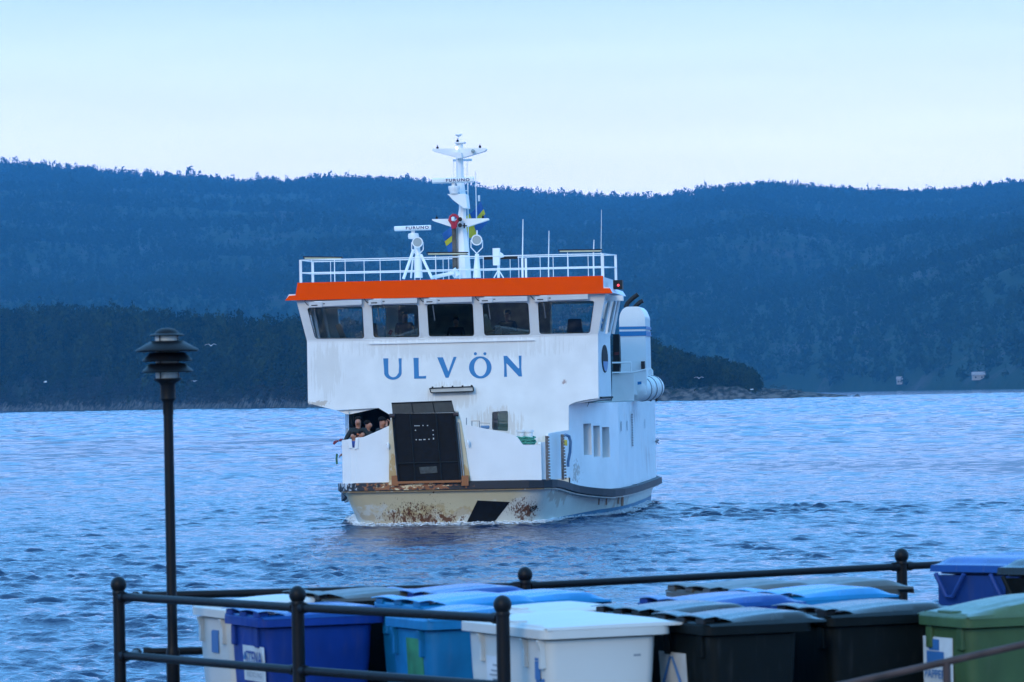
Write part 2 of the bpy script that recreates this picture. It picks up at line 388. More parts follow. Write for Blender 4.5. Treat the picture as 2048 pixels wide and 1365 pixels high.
# bulwarks ------------------------------------------------
zb = 1.26
def fz(px, py, w=-3.6): p = P(px, py, w); return p
left = [(-3.45, .3, zb, 2.47), (-3.32, -.4, zb, 2.47), (-3.18, -1.8, zb, 2.48), (-3.08, -2.8, zb, 2.49), (-2.98, -3.2, zb, 2.5)]
for px, py, w in ((684, 881, -3.45), (699, 879, -3.55), (699.6, 879, -3.56), (701, 896, -3.57), (709, 896, -3.58), (711, 877, -3.59), (712, 876, -3.6), (727, 874.5, -3.6), (745, 867, -3.6), (762, 859.5, -3.6), (779, 851.5, -3.6)):
    p = P(px, py, w); left.append((p.x, w, zb, p.z))
mb = MB(); mb.strip(left, .07); part(mb, 'bulwark', M['white'])
right = []
for px, py, w in ((932, 850, -3.6), (950, 853.5, -3.6), (980, 860, -3.6), (1005, 865, -3.6), (1025, 870, -3.6), (1035, 875, -3.6), (1041, 884, -3.6), (1046, 890, -3.6), (1065, 890, -3.58), (1081, 890.5, -3.55), (1082, 889, -3.55)):
    p = P(px, py, w); right.append((p.x, w, zb, p.z))
right += [(2.8, -3.45, zb, 2.36), (2.98, -3.2, zb, 2.36), (3.0, -3.15, zb, 2.6), (3.08, -2.8, zb, 2.62), (3.18, -1.8, zb, 2.64), (3.32, -.4, zb, 2.66), (3.42, -.02, zb, 2.66)]
mb = MB(); mb.strip(right, .07); part(mb, 'bulwark', M['white'])
# white surround of the fairlead notch
mb = MB(); mb.sheet([PL([(694, 880), (703, 879), (704.5, 893), (705.5, 898), (697, 897)], -3.62)], (0, .02, 0)); mb.sheet([PL([(711.5, 877), (717, 876), (716, 898), (708, 899), (710, 895)], -3.63)], (0, .02, 0)); part(mb, 'fairlead', M['white'], bevel=.01)

# ramp frame and ramp -------------------------------------
mb = MB(); mb.sheet([PL([(778, 852), (786, 826), (790, 860), (797, 966), (778, 966)], -3.66)], (0, .14, 0)); part(mb, 'ramp_post', M['cream'])
mb = MB(); mb.sheet([PL([(908, 822), (916, 822), (922, 845), (941, 962), (922, 966), (914, 900)], -3.66)], (0, .14, 0)); part(mb, 'ramp_post', M['cream'])
for a, b in (((787, 858), (795, 962)), ((916, 845), (928, 956)), ((911, 836), (924, 958))):
    mb = MB(); mb.tube(P(*a, -3.72), P(*b, -3.72), .022); part(mb, 'ramp_guide', M['greymetal'])
M['ramp'] = mat('black_ramp_steel', (.004, .004, .005), .7, spec=.2, noise=.5, nscale=5, bump=.3, bscale=9)
mb = MB(); mb.sheet([PL([(785, 828), (909, 826), (921, 961), (796, 964)], -3.78)], (0, .12, 0)); ramp = part(mb, 'ramp', M['ramp'])
mb = MB()
for fx in (.28, .70):
    a = Vector((785, 828)).lerp(Vector((909, 826)), fx); b = Vector((796, 964)).lerp(Vector((921, 961)), fx); mb.tube(P(*a, -3.81), P(*b, -3.81), .022, n=6)
mb.tube(P(792, 927.5, -3.81), P(918, 924, -3.81), .02, n=6); mb.tube(P(785, 829, -3.81), P(797, 963, -3.81), .03, n=6); mb.tube(P(909, 827, -3.81), P(921, 960, -3.81), .03, n=6)
part(mb, 'ramp_rib', M['dark'], ramp)
mb = MB(); mb.sheet([PL([(838, 935), (873, 933), (875, 946), (841, 948)], -3.80)], (0, .015, 0)); part(mb, 'ramp_plate', mat('ramp_plate_grey', (.035, .05, .05), .5, noise=.8, nscale=7), ramp)
mb = MB()
for x, y in ((830, 852), (834, 852), (838, 852), (846, 851.5), (855, 851.5), (831, 861), (866, 861), (866.5, 870), (832.5, 880), (839, 880), (842, 880), (848, 879.5), (850, 879.5), (858, 879), (867, 878.5), (867, 877)):
    mb.box(P(x, y, -3.79), (.03, .02, .025))
part(mb, 'hole_light_block', mat('painted_hole_daylight', (.6, .62, .6), .5), ramp)  # pale blocks painted as daylight showing through the ramp's perforations
M['ramphood'] = mat('ramp_flap', (.018, .028, .028), .35, noise=.4, nscale=4)
mb = MB(); mb.sheet([PL([(783, 807), (903.5, 802.5), (909.5, 825.5), (785, 828)], -3.80)], (0, .05, 0)); flap = part(mb, 'ramp_flap', M['ramphood'])
mb = MB(); mb.tube(P(783, 807, -3.82), P(903.5, 802.5, -3.82), .02, n=6)
for f in (.33, .68):
    a = Vector((783, 807)).lerp(Vector((903.5, 802.5)), f); b = Vector((785, 828)).lerp(Vector((909.5, 825.5)), f); mb.tube(P(*a, -3.82), P(*b, -3.82), .012, n=6)
part(mb, 'flap_rib', M['dark'], flap)
for x, y in ((784, 832), (912, 829)):
    mb = MB(); mb.tube(P(x-5, y, -3.85), P(x+5, y, -3.85), .06, n=10); part(mb, 'ramp_hinge', M['rust'], smooth=True)
M['rustcream'] = (stained('rusty_cream', (.5, .36, .2), [((0, -3.8, 1.2), (9, 1, 1), (.28, .09, .02, 1), (5, 5, 5), .55, (0, 0, 0))]))
for x in (790, 930): mb = MB(); mb.sheet([PL([(x-7, 952), (x+7, 951), (x+7, 972), (x-7, 972)], -3.82)], (0, .1, 0)); part(mb, 'ramp_foot', M['rustcream'])
mb = MB(); mb.sheet([PL([(797, 963.5), (922, 960.5), (922, 965), (797, 968)], -3.84)], (0, .08, 0)); part(mb, 'ramp_sill', M['rustcream'])
# toothed rubber strips at the gangway
for x0, y0, x1, y1 in ((1093, 872, 1096, 961), (1123, 869, 1128, 960)):
    w0 = -3.45 if x0 < 1100 else -2.2
    mb = MB(); a = P(x0, y0, w0); b = P(x1, y1, w0); c = (a+b)/2 + Vector((0.0, -.08, 0))
    mb.box(c, (.075, .1, (a-b).length)); n = 15
    for k in range(n): mb.box(a.lerp(b, (k+.5)/n) + Vector((.06, -.09, 0)), (.05, .09, .05))
    part(mb, 'gangway_rubber', mat('worn_rubber', (.16, .14, .13), .8, noise=.6, nscale=15))
mb = MB(); pts = [P(1126, 873, -1.5), P(1131, 870, -1.5), P(1138, 873, -1.3), P(1141, 884, -1.2), P(1140, 905, -1.2), P(1136, 925, -1.2), P(1136, 934, -1.2)]
mb.path(pts, .045); part(mb, 'mooring_hose', M['rope_blue'], smooth=True)
mb = MB(); mb.box(P(1131, 886, -1.7), (.1, .03, .17)); part(mb, 'warning_tag', mat('yellow_tag', (.5, .42, .06), .6))

# superstructure front plane ------------------------------
M['front'] = stained('front_plate_paint', (.82, .82, .80), [((-.2, 0, 3.75), (.9, .5, .5), (.55, .50, .42, .35), (11, 2, .9), .55, (0, 0, 0)), ((1.2, 0, 2.9), (.9, .5, .6), (.52, .42, .32, .4), (12, 2, 1.0), .57, (0, 0, 0)), ((0, 0, 5.2), (4.4, .5, .5), (.60, .58, .54, .35), (9, 2, .7), .60, (0, 0, 0)), ((-3.9, 0, 4.6), (.6, .5, 1.0), (.58, .55, .5, .35), (10, 2, .8), .58, (0, 0, 0)), ((3.2, 0, 4.1), (.12, .5, .12), (.35, .22, .2, .8), (14, 14, 14), .66, (0, 0, 0)), ((-4.2, 0, 3.6), (.5, .5, .12), (.4, .3, .2, .6), (8, 8, 8), .62, (0, 0, 0)), ((2.2, 0, 1.6), (3, .5, 1.2), (.66, .64, .5, .5), (1.5, 1.5, 1.5), .62, (0, 0, 0))])
outer = PL([(614, 683), (616, 807), (640, 813), (672, 821), (757, 816.5), (781, 831), (781, 972), (1137.5, 966), (1137.5, 811.5), (1143, 808), (1152, 804.5), (1165, 801.5), (1180, 799), (1197, 797), (1196, 669)])
hole = PL(rounded([(984, 824), (1016, 822), (1016, 863), (984, 860)], 4))
mb = MB(); mb.sheet([outer, hole], (0, .10, 0)); part(mb, 'front_wall', M['front'])
tz = 5.46; tw = -.37
def PT(pts, w=0.0): return PL(pts, w, tz=tz, tw=tw)
WIN = [[(613.7, 616), (725, 613.3), (728.6, 677.5), (630, 678)], [(743, 611), (836, 610), (839, 674.6), (747, 675.6)], [(853.7, 609), (945.6, 607.4), (948.6, 672.6), (857.6, 673.6)],
       [(964.6, 606.8), (1056.6, 606), (1060.6, 669.7), (968.6, 671.7)], [(1075.4, 604.4), (1188.8, 602), (1179.7, 667), (1078.8, 668.5)]]
mb = MB(); mb.sheet([PT([(593, 603), (1211, 588), (1196, 669), (614, 683)])] + [PT(rounded(w, 6)) for w in WIN], (0, .09, 0)); part(mb, 'window_wall', M['front'])
for i, w in enumerate(WIN):
    c = Vector((sum(p[0] for p in w)/4, sum(p[1] for p in w)/4)); g = [tuple(c+(Vector(p)-c)*1.01) for p in w]
    big = [tuple(c+(Vector(p)-c)*Vector((1, 1)).x*1.0 + (Vector(p)-c).normalized()*3.5) for p in w]
    mb = MB(); mb.sheet([PT(rounded(big, 7), -.012), PT(rounded(w, 6), -.012)], (0, .02, 0)); fr = part(mb, 'window_frame', M['white'])
    mb = MB(); mb.sheet([PT(rounded(w, 5), .05)], (0, .012, 0)); part(mb, 'pane', M['glass'], fr)
    mb = MB(); iw = [tuple(c+(Vector(p)-c)-(Vector(p)-c).normalized()*1.6) for p in w]; mb.sheet([PT(rounded(w, 6), .03), PT(rounded(iw, 5), .03)], (0, .02, 0)); part(mb, 'seal', M['black'], fr)
    # wiper housing above each window
    x0, y0 = (w[0][0]+4 if i == 0 else w[0][0]-6), w[0][1]; x1 = min(w[1][0]-2, 1176)
    hs = [(x0+10, y0-13), (x1, w[1][1]-13.5), (x1, w[1][1]-3.5), (x0+10, y0-2)]
    mb = MB(); mb.sheet([PT(hs, -.16)], (0, .16, 0)); hb = part(mb, 'wiper_housing', M['white'])
    mb = MB(); mb.sheet([PT([(x0, y0-11), (x0+26, y0-12), (x0+26, y0-1.5), (x0, y0-.5)], -.20)], (0, .19, 0)); part(mb, 'wiper_motor_box', M['white'], hb)
    mb = MB(); mb.sheet([PT([(x0+5, y0-5.6), (x0+17, y0-6), (x0+17, y0-4.2), (x0+5, y0-3.8)], -.21)], (0, .01, 0)); part(mb, 'slot', M['black'], hb); mb = MB(); mb.sheet([PT([(x0+28, y0-8.6), (x0+32, y0-8.7), (x0+32, y0-7.2), (x0+28, y0-7.1)], -.17)], (0, .01, 0)); part(mb, 'slot', M['black'], hb)
    mb = MB(); mb.path([P(x0-7, y0-20, -.55), P(x0-8, y0-12, -.6), P(x0-3, y0-6, -.6), P(x0, y0-5, -.55)], .012, n=5); part(mb, 'cable', M['black'], hb)
    xa = w[0][0]+(10 if i else 12)
    mb = MB(); mb.tube(P(xa+2, y0+2, -.42), P(xa+6 if i else xa+10, y0+32, -.2), .018, n=6); part(mb, 'wiper_arm', M['greymetal'], hb)
mb = MB(); mb.sheet([PL([(737, 687), (1068, 679.5), (1070, 681.5), (738, 689.5)], -.05)], (0, .06, 0)); part(mb, 'sill_ledge', M['white'])
mb = MB(); mb.sheet([PL([(614, 682.3), (1196, 668.3), (1196, 670), (614, 684)], -.012)], (0, .03, 0)); part(mb, 'knuckle_bead', M['white'])
mb = MB()
mb.sheet([PL(rounded([(984, 824), (1016, 822), (1016, 863), (984, 860)], 4), .06)], (0, .012, 0)); part(mb, 'front_window', M['glass'])
mb = MB(); mb.sheet([PL([(995, 823), (1017, 822), (1017, 864), (996, 862)], .14)], (0, .02, 0)); part(mb, 'curtain', mat('grey_green_curtain', (.20, .27, .25), .8, noise=.2))
# tube light under the name
mb = MB(); mb.sheet([PL([(859, 777), (946, 773.5), (947, 783), (862, 786)], -.16)], (0, .14, 0)); tl = part(mb, 'tube_light', mat('tube_light_housing', (.5, .5, .46), .3, noise=.1), bevel=.02)
mb = MB()
for a, b in (((860, 777), (946, 773.5)), ((862, 786), (947, 783)), ((859, 777), (862, 786)), ((946, 773.5), (947, 783))): mb.tube(P(*a, -.19), P(*b, -.19), .016, n=6)
for f in (.07, .3, .53, .76, .97): mb.box(P(859+87*f, 775.5-3.5*f, -.17), (.05, .06, .05))
part(mb, 'light_guard', M['black'], tl)

for pts in ([(672, 690), (673.2, 690), (674.2, 820), (673, 820)], [(1137, 790), (1138, 790), (1138, 812), (1137, 812)], [(617, 756), (1196, 742.5), (1196, 743.2), (617, 756.7)], [(1060, 690), (1060.8, 690), (1062.8, 860), (1062, 860)], [(760, 770), (760.8, 770), (761.5, 815), (760.7, 815)]):
    mb = MB(); mb.sheet([PL(pts, -.004)], (0, .01, 0)); part(mb, 'weld_seam', M['front'])
# the name ULVON with its dots, as painted letters
def lp(x0, pts): return [(x0+x/13.653, 695+y/13.653) for x, y in pts]
def arc(cx, cy, rx, ry, a0, a1, n=16): return [(cx+rx*math.cos(R(a0+(a1-a0)*k/n)), cy-ry*math.sin(R(a0+(a1-a0)*k/n))) for k in range(n+1)]
Uo = [(155, 303), (295, 301), (293, 500), (298, 680)] + arc(428, 690, 130, 128, 188, 340, 12) + [(578, 700), (588, 500), (572, 303), (660, 301), (656, 500), (660, 660)] + arc(420, 690, 240, 196, 8, -172, 18) + [(178, 600), (165, 450)]
Lo = [(980, 289), (1124, 288), (1122, 500), (1132, 788), (1240, 788), (1328, 780), (1322, 856), (1000, 858), (992, 560)]
Vo = [(1630, 275), (1785, 272), (1935, 665), (2078, 262), (2160, 262), (1940, 832), (1858, 832)]
Oo = arc(758, 550, 308, 303, 0, 352.5, 47); Oi = arc(762, 545, 172, 245, 0, 352.5, 47)
No = [(1392, 234), (1488, 234), (1800, 580), (1822, 560), (1806, 230), (1884, 228), (1878, 560), (1898, 798), (1812, 796), (1500, 462), (1470, 440), (1488, 806), (1408, 808), (1410, 520)]
for nm, loops in (('letter_u', [lp(755, Uo)]), ('letter_l', [lp(755, Lo)]), ('letter_v', [lp(755, Vo)]), ('letter_o', [lp(905, Oo), lp(905, Oi)]), ('letter_n', [lp(905, No)])):
    mb = MB(); mb.sheet([PL(l, -.008) for l in loops], (0, .01, 0))
    if nm == 'letter_o':
        for cx in (624, 884): mb.sheet([PL(lp(905, arc(cx, 176, 42, 42, 0, 345, 23)), -.008)], (0, .01, 0))
    part(mb, nm, M['blue'])

# wheelhouse box: sides, back, floor, underside -------------
WB = 4.4
uL, uR = P(614, 683).x, P(1196, 669).x; zU, zK = 3.57, 5.46; uL2, uR2 = P(593, 603, -.45).x, P(1211, 588, -.45).x; zT = 6.68
wt = -.45
M['side'] = mat('side_paint', (.80, .82, .82), .3, noise=.04, nscale=1.5)
mb = MB(); mb.sheet([[(uR, .1, zU), (uR, WB, zU), (uR, WB, zK), (uR, .1, zK)]], (-.08, 0, 0)); part(mb, 'side_wall', M['side']); mb = MB(); mb.sheet([[(uL, .1, zU), (uL, WB, zU), (uL, WB, zK), (uL, .1, zK)]], (.08, 0, 0)); part(mb, 'side_wall', M['side'])
for sgn, ub, ut in ((-1, uR, uR2), (1, uL, uL2)):
    def S_(w, z): return Vector((ub+(ut-ub)*(z-zK)/(zT-zK), w + 0*z, z))
    wf = lambda z: .1 + wt*(z-zK)/(zT-zK)
    o_ = [S_(wf(zK), zK), S_(WB, zK), S_(WB, zT), S_(wf(zT), zT)]
    hs = [[S_(a+wf(z)*(1 if a < 1 else 0), z) for a, z in ((.35, zK+.12), (1.75, zK+.12), (1.75, zT-.15), (.35, zT-.15))], [S_(a, z) for a, z in ((2.25, zK+.12), (4.0, zK+.12), (4.0, zT-.15), (2.25, zT-.15))]]
    mb = MB(); mb.sheet([o_]+hs, (sgn*.08, 0, 0)); sw = part(mb, 'side_window_wall', M['side'])
    for h in hs:
        mb = MB(); mb.sheet([[p+Vector((sgn*.04, 0, 0)) for p in h]], (sgn*.01, 0, 0)); part(mb, 'side_pane', M['glass'], sw)
mb = MB()
bo = [(uL, zU), (uR, zU), (uR, zK), (uR2, zT), (uL2, zT), (uL, zK)]
ho = [[(-4.1, 5.05), (-2.7, 5.05), (-2.7, 6.5), (-4.2, 6.5)], [(2.45, 4.95), (4.0, 4.95), (4.15, 6.5), (2.45, 6.5)], [(-2.1, 5.9), (-1.8, 5.9), (-1.8, 6.3), (-2.1, 6.3)]]
mb.sheet([[(x, WB, z) for x, z in bo]] + [[(x, WB, z) for x, z in h] for h in ho], (0, .08, 0)); part(mb, 'rear_wall', M['side'])
mb = MB(); mb.box((-.05, 2.25, zU+.03), (uR-uL-.02, 4.2, .06)); part(mb, 'wheelhouse_bottom', M['dark'])
mb = MB(); mb.box((-.05, 2.25, 4.35), (uR-uL-.2, 4.1, .06)); part(mb, 'wheelhouse_floor', M['dark'])
mb = MB(); mb.box((-.05, .42, 5.0), (uR-uL-.5, .55, .9)); mb.box((-.9, .62, 5.5), (1.0, .3, .22)); mb.box((1.9, .62, 5.5), (.7, .3, .25)); cons = part(mb, 'bridge_console', M['panel'], bevel=.03)
mb = MB(); mb.sheet([[(-2.3, 4.3, 4.4), (2.4, 4.3, 4.4), (2.4, 4.3, 6.66), (-2.3, 4.3, 6.66)], [(-2.1, 4.3, 5.9), (-1.8, 4.3, 5.9), (-1.8, 4.3, 6.3), (-2.1, 4.3, 6.3)]], (0, .04, 0)); part(mb, 'rear_bulkhead', M['panel'])
for x in (3.35, -2.9):
    mb = MB(); mb.sheet([[(x-.3, 2.2, 5.0), (x+.3, 2.2, 5.0), (x+.2, 2.2, 6.0), (x-.2, 2.2, 6.0)]], (0, .12, 0)); mb.box((x, 1.95, 4.95), (.55, .55, .12)); mb.tube((x, 2.0, 4.4), (x, 2.0, 4.9), .06); part(mb, 'helm_chair', M['dark'], bevel=.03)
mb = MB(); p = P(682, 665, .3); mb.box(p, (.16, .12, .5), Matrix.Rotation(-.35, 3, 'Y')); part(mb, 'monitor_arm', M['panel'])
mb = MB(); mb.box(P(781, 665, .5), (.1, .06, .14), Matrix.Rotation(.5, 3, 'Y')); part(mb, 'red_handset', M['red'])
# oval side emblem and its blue bar
mb = MB(); wE = U(1209, uR); pe = Ps(1209, 718, uR); 
mb.sheet([[Vector((uR+.02, pe.y+math.cos(t)*1.1, pe.z+math.sin(t)*.42)) for t in [2*math.pi*k/20 for k in range(20)]]], (-.03, 0, 0)); em = part(mb, 'side_emblem', M['dark'])
mb = MB(); mb.sheet([[Vector((uR+.025, pe.y+.1+math.cos(t)*.85, pe.z-.08+math.sin(t)*.30)) for t in [math.pi+math.pi*k/12 for k in range(13)]]], (-.004, 0, 0)); part(mb, 'emblem_blue', M['bluestripe'], em)

# roof ------------------------------------------------------
wf_ = -.62
fas = [(595, 566), (1206, 552), (1206.5, 577), (1220, 577), (1225, 587), (570, 601.5), (578, 592), (591, 591)]
mb = MB(); mb.sheet([PL(fas, wf_)], (0, .05, 0)); part(mb, 'roof_fascia', M['orange'])
a = P(597, 567, wf_); b = P(1205, 553, wf_); zR = 7.20
mb = MB(); mb.box(((a.x+b.x)/2, (wf_+.05+WB+.25)/2, (zR-.02+6.72)/2), (b.x-a.x-.03, WB+.2-wf_, zR-6.74)); part(mb, 'roof_slab', M['white'])
uo, uoL = P(1224.5, 586.5, wf_).x, P(571, 600.5, wf_).x
mb = MB(); mb.sheet([[(b.x-.02, wf_+.052, 6.86), (uo-.10, wf_+.052, 6.86), (uo, wf_+.052, 6.70), (b.x-.02, wf_+.052, 6.70)]], (0, WB+.3-wf_, 0)); part(mb, 'roof_brim', mat('pinkish_brim', (.80, .74, .78), .4)); mb = MB()
mb.sheet([[(a.x+.02, wf_+.052, 6.86), (uoL+.10, wf_+.052, 6.86), (uoL, wf_+.052, 6.70), (a.x+.02, wf_+.052, 6.70)]], (0, WB+.3-wf_, 0)); part(mb, 'roof_brim', M['white'])
mb = MB(); mb.box(((a.x+b.x)/2, (wf_+.06+WB)/2, 6.69), (b.x-a.x-.1, WB-wf_-.1, .03)); part(mb, 'ceiling', M['side'])
p = P(1236.5, 570, 1.2); mb = MB(); mb.box(p, (.27, .5, .27)); sb = part(mb, 'sidelight_box', M['black'])
mb = MB(); mb.lathe([(.0, 0), (.035, 0), (.028, .03), (.0, .035)], p+Vector((0.02, -.25, -.02)), n=12, rot=Matrix.Rotation(R(90), 3, 'X')); part(mb, 'red_lamp', M['redlight'], sb)
mb = MB(); mb.box(P(1230, 597, .5), (.5, .35, .16)); mb.tube(P(1238, 600, .8), P(1226, 668, .8), .05); mb.tube(P(1222, 603, .2), P(1213, 668, .2), .04); part(mb, 'side_wiper_gear', M['white'])

# roof rail
rail = MB()
wF, wBk = -.1, 4.2
yF = lambda x: 521.5 - (x-599)*.0215; yB = lambda x: 525 - (x-625)*.021 + (0 if x < 660 or x > 1140 else 0)
def zt(px, py, w): return P(px, py, w)
tF0, tF1 = P(601, 521, wF), P(1205, 508, wF); tB0, tB1 = P(625, 524, wBk), P(1231, 510.5, wBk)
for dz in (0, -.38):
    D = Vector((0, 0, dz))
    rail.tube(tF0+D, tF1+D, .017, n=6); rail.tube(tB0+D, tB1+D, .015, n=6); rail.tube(tF0+D, tB0+D, .015, n=6); rail.tube(tF1+D, tB1+D, .015, n=6)
for x in (690, 760, 829, 897, 966.5, 1037, 1106, 1176):
    p = P(x, yF(x), wF); rail.tube(p, (p.x, p.y, zR-.02), .012, n=6)
for x in (661, 728, 800, 886, 1020, 1080, 1136, 950, 840):
    p = P(x, 524-(x-625)*.0223, wBk); rail.tube(p, (p.x, p.y, zR-.02), .011, n=6)
for p in (tF0, tF1, tB0, tB1): rail.box((p.x, p.y, (p.z+zR)/2-.02), (.075, .05, p.z-zR+.06))
for x in (1044.5, 1051.5): 
    p = P(x, 517, 2.2); rail.box((p.x, p.y, (p.z+zR)/2-.02), (.06, .06, p.z-zR+.04))
part(rail, 'roof_railing', M['white'])
M['barbody'] = M['yellowtube']
for x0, y0, x1, y1, w in ((608, 516.5, 684, 517, 2.5), (855, 508.3, 935, 507.5, 1.6), (1118, 502.8, 1203, 502, 2.5)):
    mb = MB(); a = P(x0, y0, w); b = P(x1, y1, w); c = (a+b)/2; ang = math.atan2(b.z-a.z, b.x-a.x); rt = Matrix.Rotation(-ang, 3, 'Y')
    mb.box(c+Vector((0, 0, .03)), ((b-a).length+.04, .16, .035), rt); mb.box(c-Vector((0, 0, .03)), ((b-a).length+.02, .14, .02), rt); fl = part(mb, 'light_bar', M['black'])
    mb = MB(); mb.box(c, ((b-a).length-.06, .15, .05), rt); part(mb, 'light_diffuser', M['yellowtube'], fl)
    for f in (.2, .8): q_ = a.lerp(b, f); mb = MB(); mb.tube((q_.x, q_.y, q_.z), (q_.x, q_.y, zR), .015, n=6); part(mb, 'light_bracket', M['white'], fl)
mb = MB(); a = P(968, 517, 3.2); b = P(1035, 515.5, 3.2); mb.box((a+b)/2, ((b-a).length, .1, .09)); part(mb, 'stowed_bar', M['black'])
# whips
for x, y0, y1, r, w in ((1046, 439, 517, .022, 2.2), (1098, 462, 535, .02, 3.0), (1203, 420, 505, .011, 3.8), (1188, 480, 508, .022, 3.8)):
    mb = MB(); mb.tube(P(x-1, y1, w), P(x, y0, w), r, r*.6, n=6); q_ = P(x-1, y1, w); mb.tube(q_, (q_.x, q_.y, zR), r, n=6); part(mb, 'whip_antenna', M['white'])
# box on tripod
mb = MB(); mb.sheet([PL([(985, 497), (999, 496.5), (999, 531), (986, 531)], 2.0)], (0, .2, 0)); mb.sheet([PL([(999, 504), (1005, 508), (1007, 514), (999, 516)], 2.05)], (0, .2, 0))
mb.tube(P(997, 530, 2.2), P(997, 556, 2.2), .045); mb.tube(P(997, 540, 2.2), P(988, 556, 2.0), .02, n=6); mb.tube(P(997, 540, 2.2), P(1007, 556, 2.0), .02, n=6); part(mb, 'instrument_box', M['white'])

# searchlights
def searchlight(x, y, w, base):
    c = P(x, y, w); f = Matrix.Rotation(R(90), 3, 'X')
    mb = MB(); mb.lathe([(.10, -.22), (.155, -.12), (.165, .0), (.165, .02), (.135, .02), (.12, -.02), (.0, -.02)][::-1], c, n=20, rot=f); s_ = part(mb, 'searchlight', M['white'], smooth=True)
    mb = MB(); mb.lathe([(.0, .0), (.13, .0), (.13, .012), (.0, .014)], c, n=20, rot=f); part(mb, 'searchlight_lens', M['lens'], s_)
    mb = MB(); k = [P(x-11.5, y, w+.1), P(x-11.5, y+15, w+.1), P(x, y+27, w+.1), P(x+11.5, y+15, w+.1), P(x+11.5, y, w+.1)]
    for a, b in zip(k, k[1:]): mb.tube(a, b, .016, n=6)
    part(mb, 'yoke', M['white'], s_); return s_
sl_ = searchlight(835, 485, 1.2, 0)
mb = MB(); mb.tube(P(836, 512, 1.3), P(837, 556, 1.3), .10, .13, n=10); mb.tube(P(832, 478, 1.6), P(836, 512, 1.5), .10, .09, n=8); mb.tube(P(827, 500, 1.3), P(807, 558, 1.0), .045); mb.tube(P(842, 510, 1.3), P(864, 557, 1.0), .045); mb.tube(P(826, 515, 1.9), P(822, 556, 2.2), .03)
part(mb, 'radar_pedestal', M['white'], smooth=True)
searchlight(953.5, 480.5, 1.2, 0)
mb = MB(); mb.tube(P(954, 508, 1.3), P(954, 556, 1.3), .06, .125, n=10); mb.tube(P(954, 461, 1.3), P(954, 470, 1.3), .02); part(mb, 'searchlight_pedestal', M['white'], smooth=True)

# radars with their lettering -----------------------------------
GL = {'F': [(0, 0, 2, 7), (0, 5.6, 5, 7), (0, 2.8, 4, 4)], 'U': [(0, 0, 1.8, 7), (3.6, 0, 5.4, 7), (0, 0, 5.4, 1.5)], 'R': [(0, 0, 1.8, 7), (0, 5.5, 5.4, 7), (3.7, 3, 5.4, 7), (0, 2.6, 5.4, 4), (3.4, 0, 5.2, 2.8)], 'N': [(0, 0, 1.8, 7), (4, 0, 5.8, 7), (1.6, 4, 3, 7), (2.8, 0.8, 4.2, 4.5)], 'O': [(0, 0, 1.7, 7), (3.9, 0, 5.6, 7), (0, 0, 5.6, 1.4), (0, 5.6, 5.6, 7)],
      'S': [(0, 0, 5, 1.4), (3.6, 0, 5, 4), (0, 2.8, 5, 4.2), (0, 2.8, 1.4, 7), (0, 5.6, 5, 7)], 'T': [(0, 5.6, 5, 7), (1.8, 0, 3.3, 7)], 'E': [(0, 0, 1.6, 7), (0, 0, 4.6, 1.3), (0, 2.9, 4.2, 4.1), (0, 5.7, 4.6, 7)], 'A': [(0, 0, 1.5, 5.6), (3.7, 0, 5.2, 5.6), (.9, 5.4, 4.3, 7), (0, 2.2, 5.2, 3.5)],
      'C': [(0, 0, 1.5, 7), (0, 0, 5, 1.3), (0, 5.7, 5, 7)], 'Y': [(0, 3.6, 1.4, 7), (3.7, 3.6, 5.1, 7), (0, 3.2, 5.1, 4.4), (1.8, 0, 3.3, 3.4)], 'L': [(0, 0, 1.5, 7), (0, 0, 4.6, 1.3)], 'I': [(0, 0, 1.5, 7)], 'G': [(0, 0, 1.5, 7), (0, 0, 5.2, 1.3), (0, 5.7, 5.2, 7), (3.7, 0, 5.2, 3.6), (2.6, 2.6, 5.2, 3.7)],
      'P': [(0, 0, 1.5, 7), (0, 5.7, 5, 7), (3.6, 2.6, 5, 7), (0, 2.6, 5, 3.9)], 'V': [(0, 2.6, 1.5, 7), (3.7, 2.6, 5.2, 7), (.8, 1.2, 4.4, 2.8), (1.7, 0, 3.5, 1.4)], 'K': [(0, 0, 1.5, 7), (1.4, 2.8, 3, 4.2), (2.8, 4, 4.8, 7), (2.8, 0, 4.8, 3)], 'D': [(0, 0, 1.5, 7), (0, 0, 4.4, 1.3), (0, 5.7, 4.4, 7), (3.6, 1, 5.2, 6)]}
def text(mb, s, o, ex, ey, size, nrm, gap=1.4, th=.004):
    o = Vector(o); k = size/7; x = 0
    for ch in s:
        if ch == ' ': x += 4*k; continue
        for (x0, y0, x1, y1) in GL[ch]:
            mb.sheet([[o+ex*(x+a*k)+ey*(b*k) for a, b in ((x0, y0), (x1, y0), (x1, y1), (x0, y1))]], nrm*th)
        x += (max(g[2] for g in GL[ch])+gap)*k
    return x
def ftext(name, txt, o, ex, ey, size, mt, parent, xs_=1.0, bold=.012, th=.003, space=1.0):
    cu = bpy.data.curves.new(name, 'FONT'); cu.body = txt; cu.size = 1; cu.offset = bold; cu.space_character = space; cu.resolution_u = 3
    tmp = bpy.data.objects.new('tmp', cu); COL.objects.link(tmp); bpy.context.view_layer.update()
    me = bpy.data.meshes.new_from_object(tmp.evaluated_get(bpy.context.evaluated_depsgraph_get())); bpy.data.objects.remove(tmp); bpy.data.curves.remove(cu)
    o = Vector(o); nn = ex.cross(ey).normalized()*th
    for v in me.vertices: v.co = o + ex*(v.co.x*size*xs_) + ey*(v.co.y*size) + nn
    me.name = name; me.materials.clear(); me.materials.append(mt); ob = bpy.data.objects.new(name, me); COL.objects.link(ob); ob.parent = parent; return ob
navy = mat('navy_lettering', (.01, .015, .10), .4)
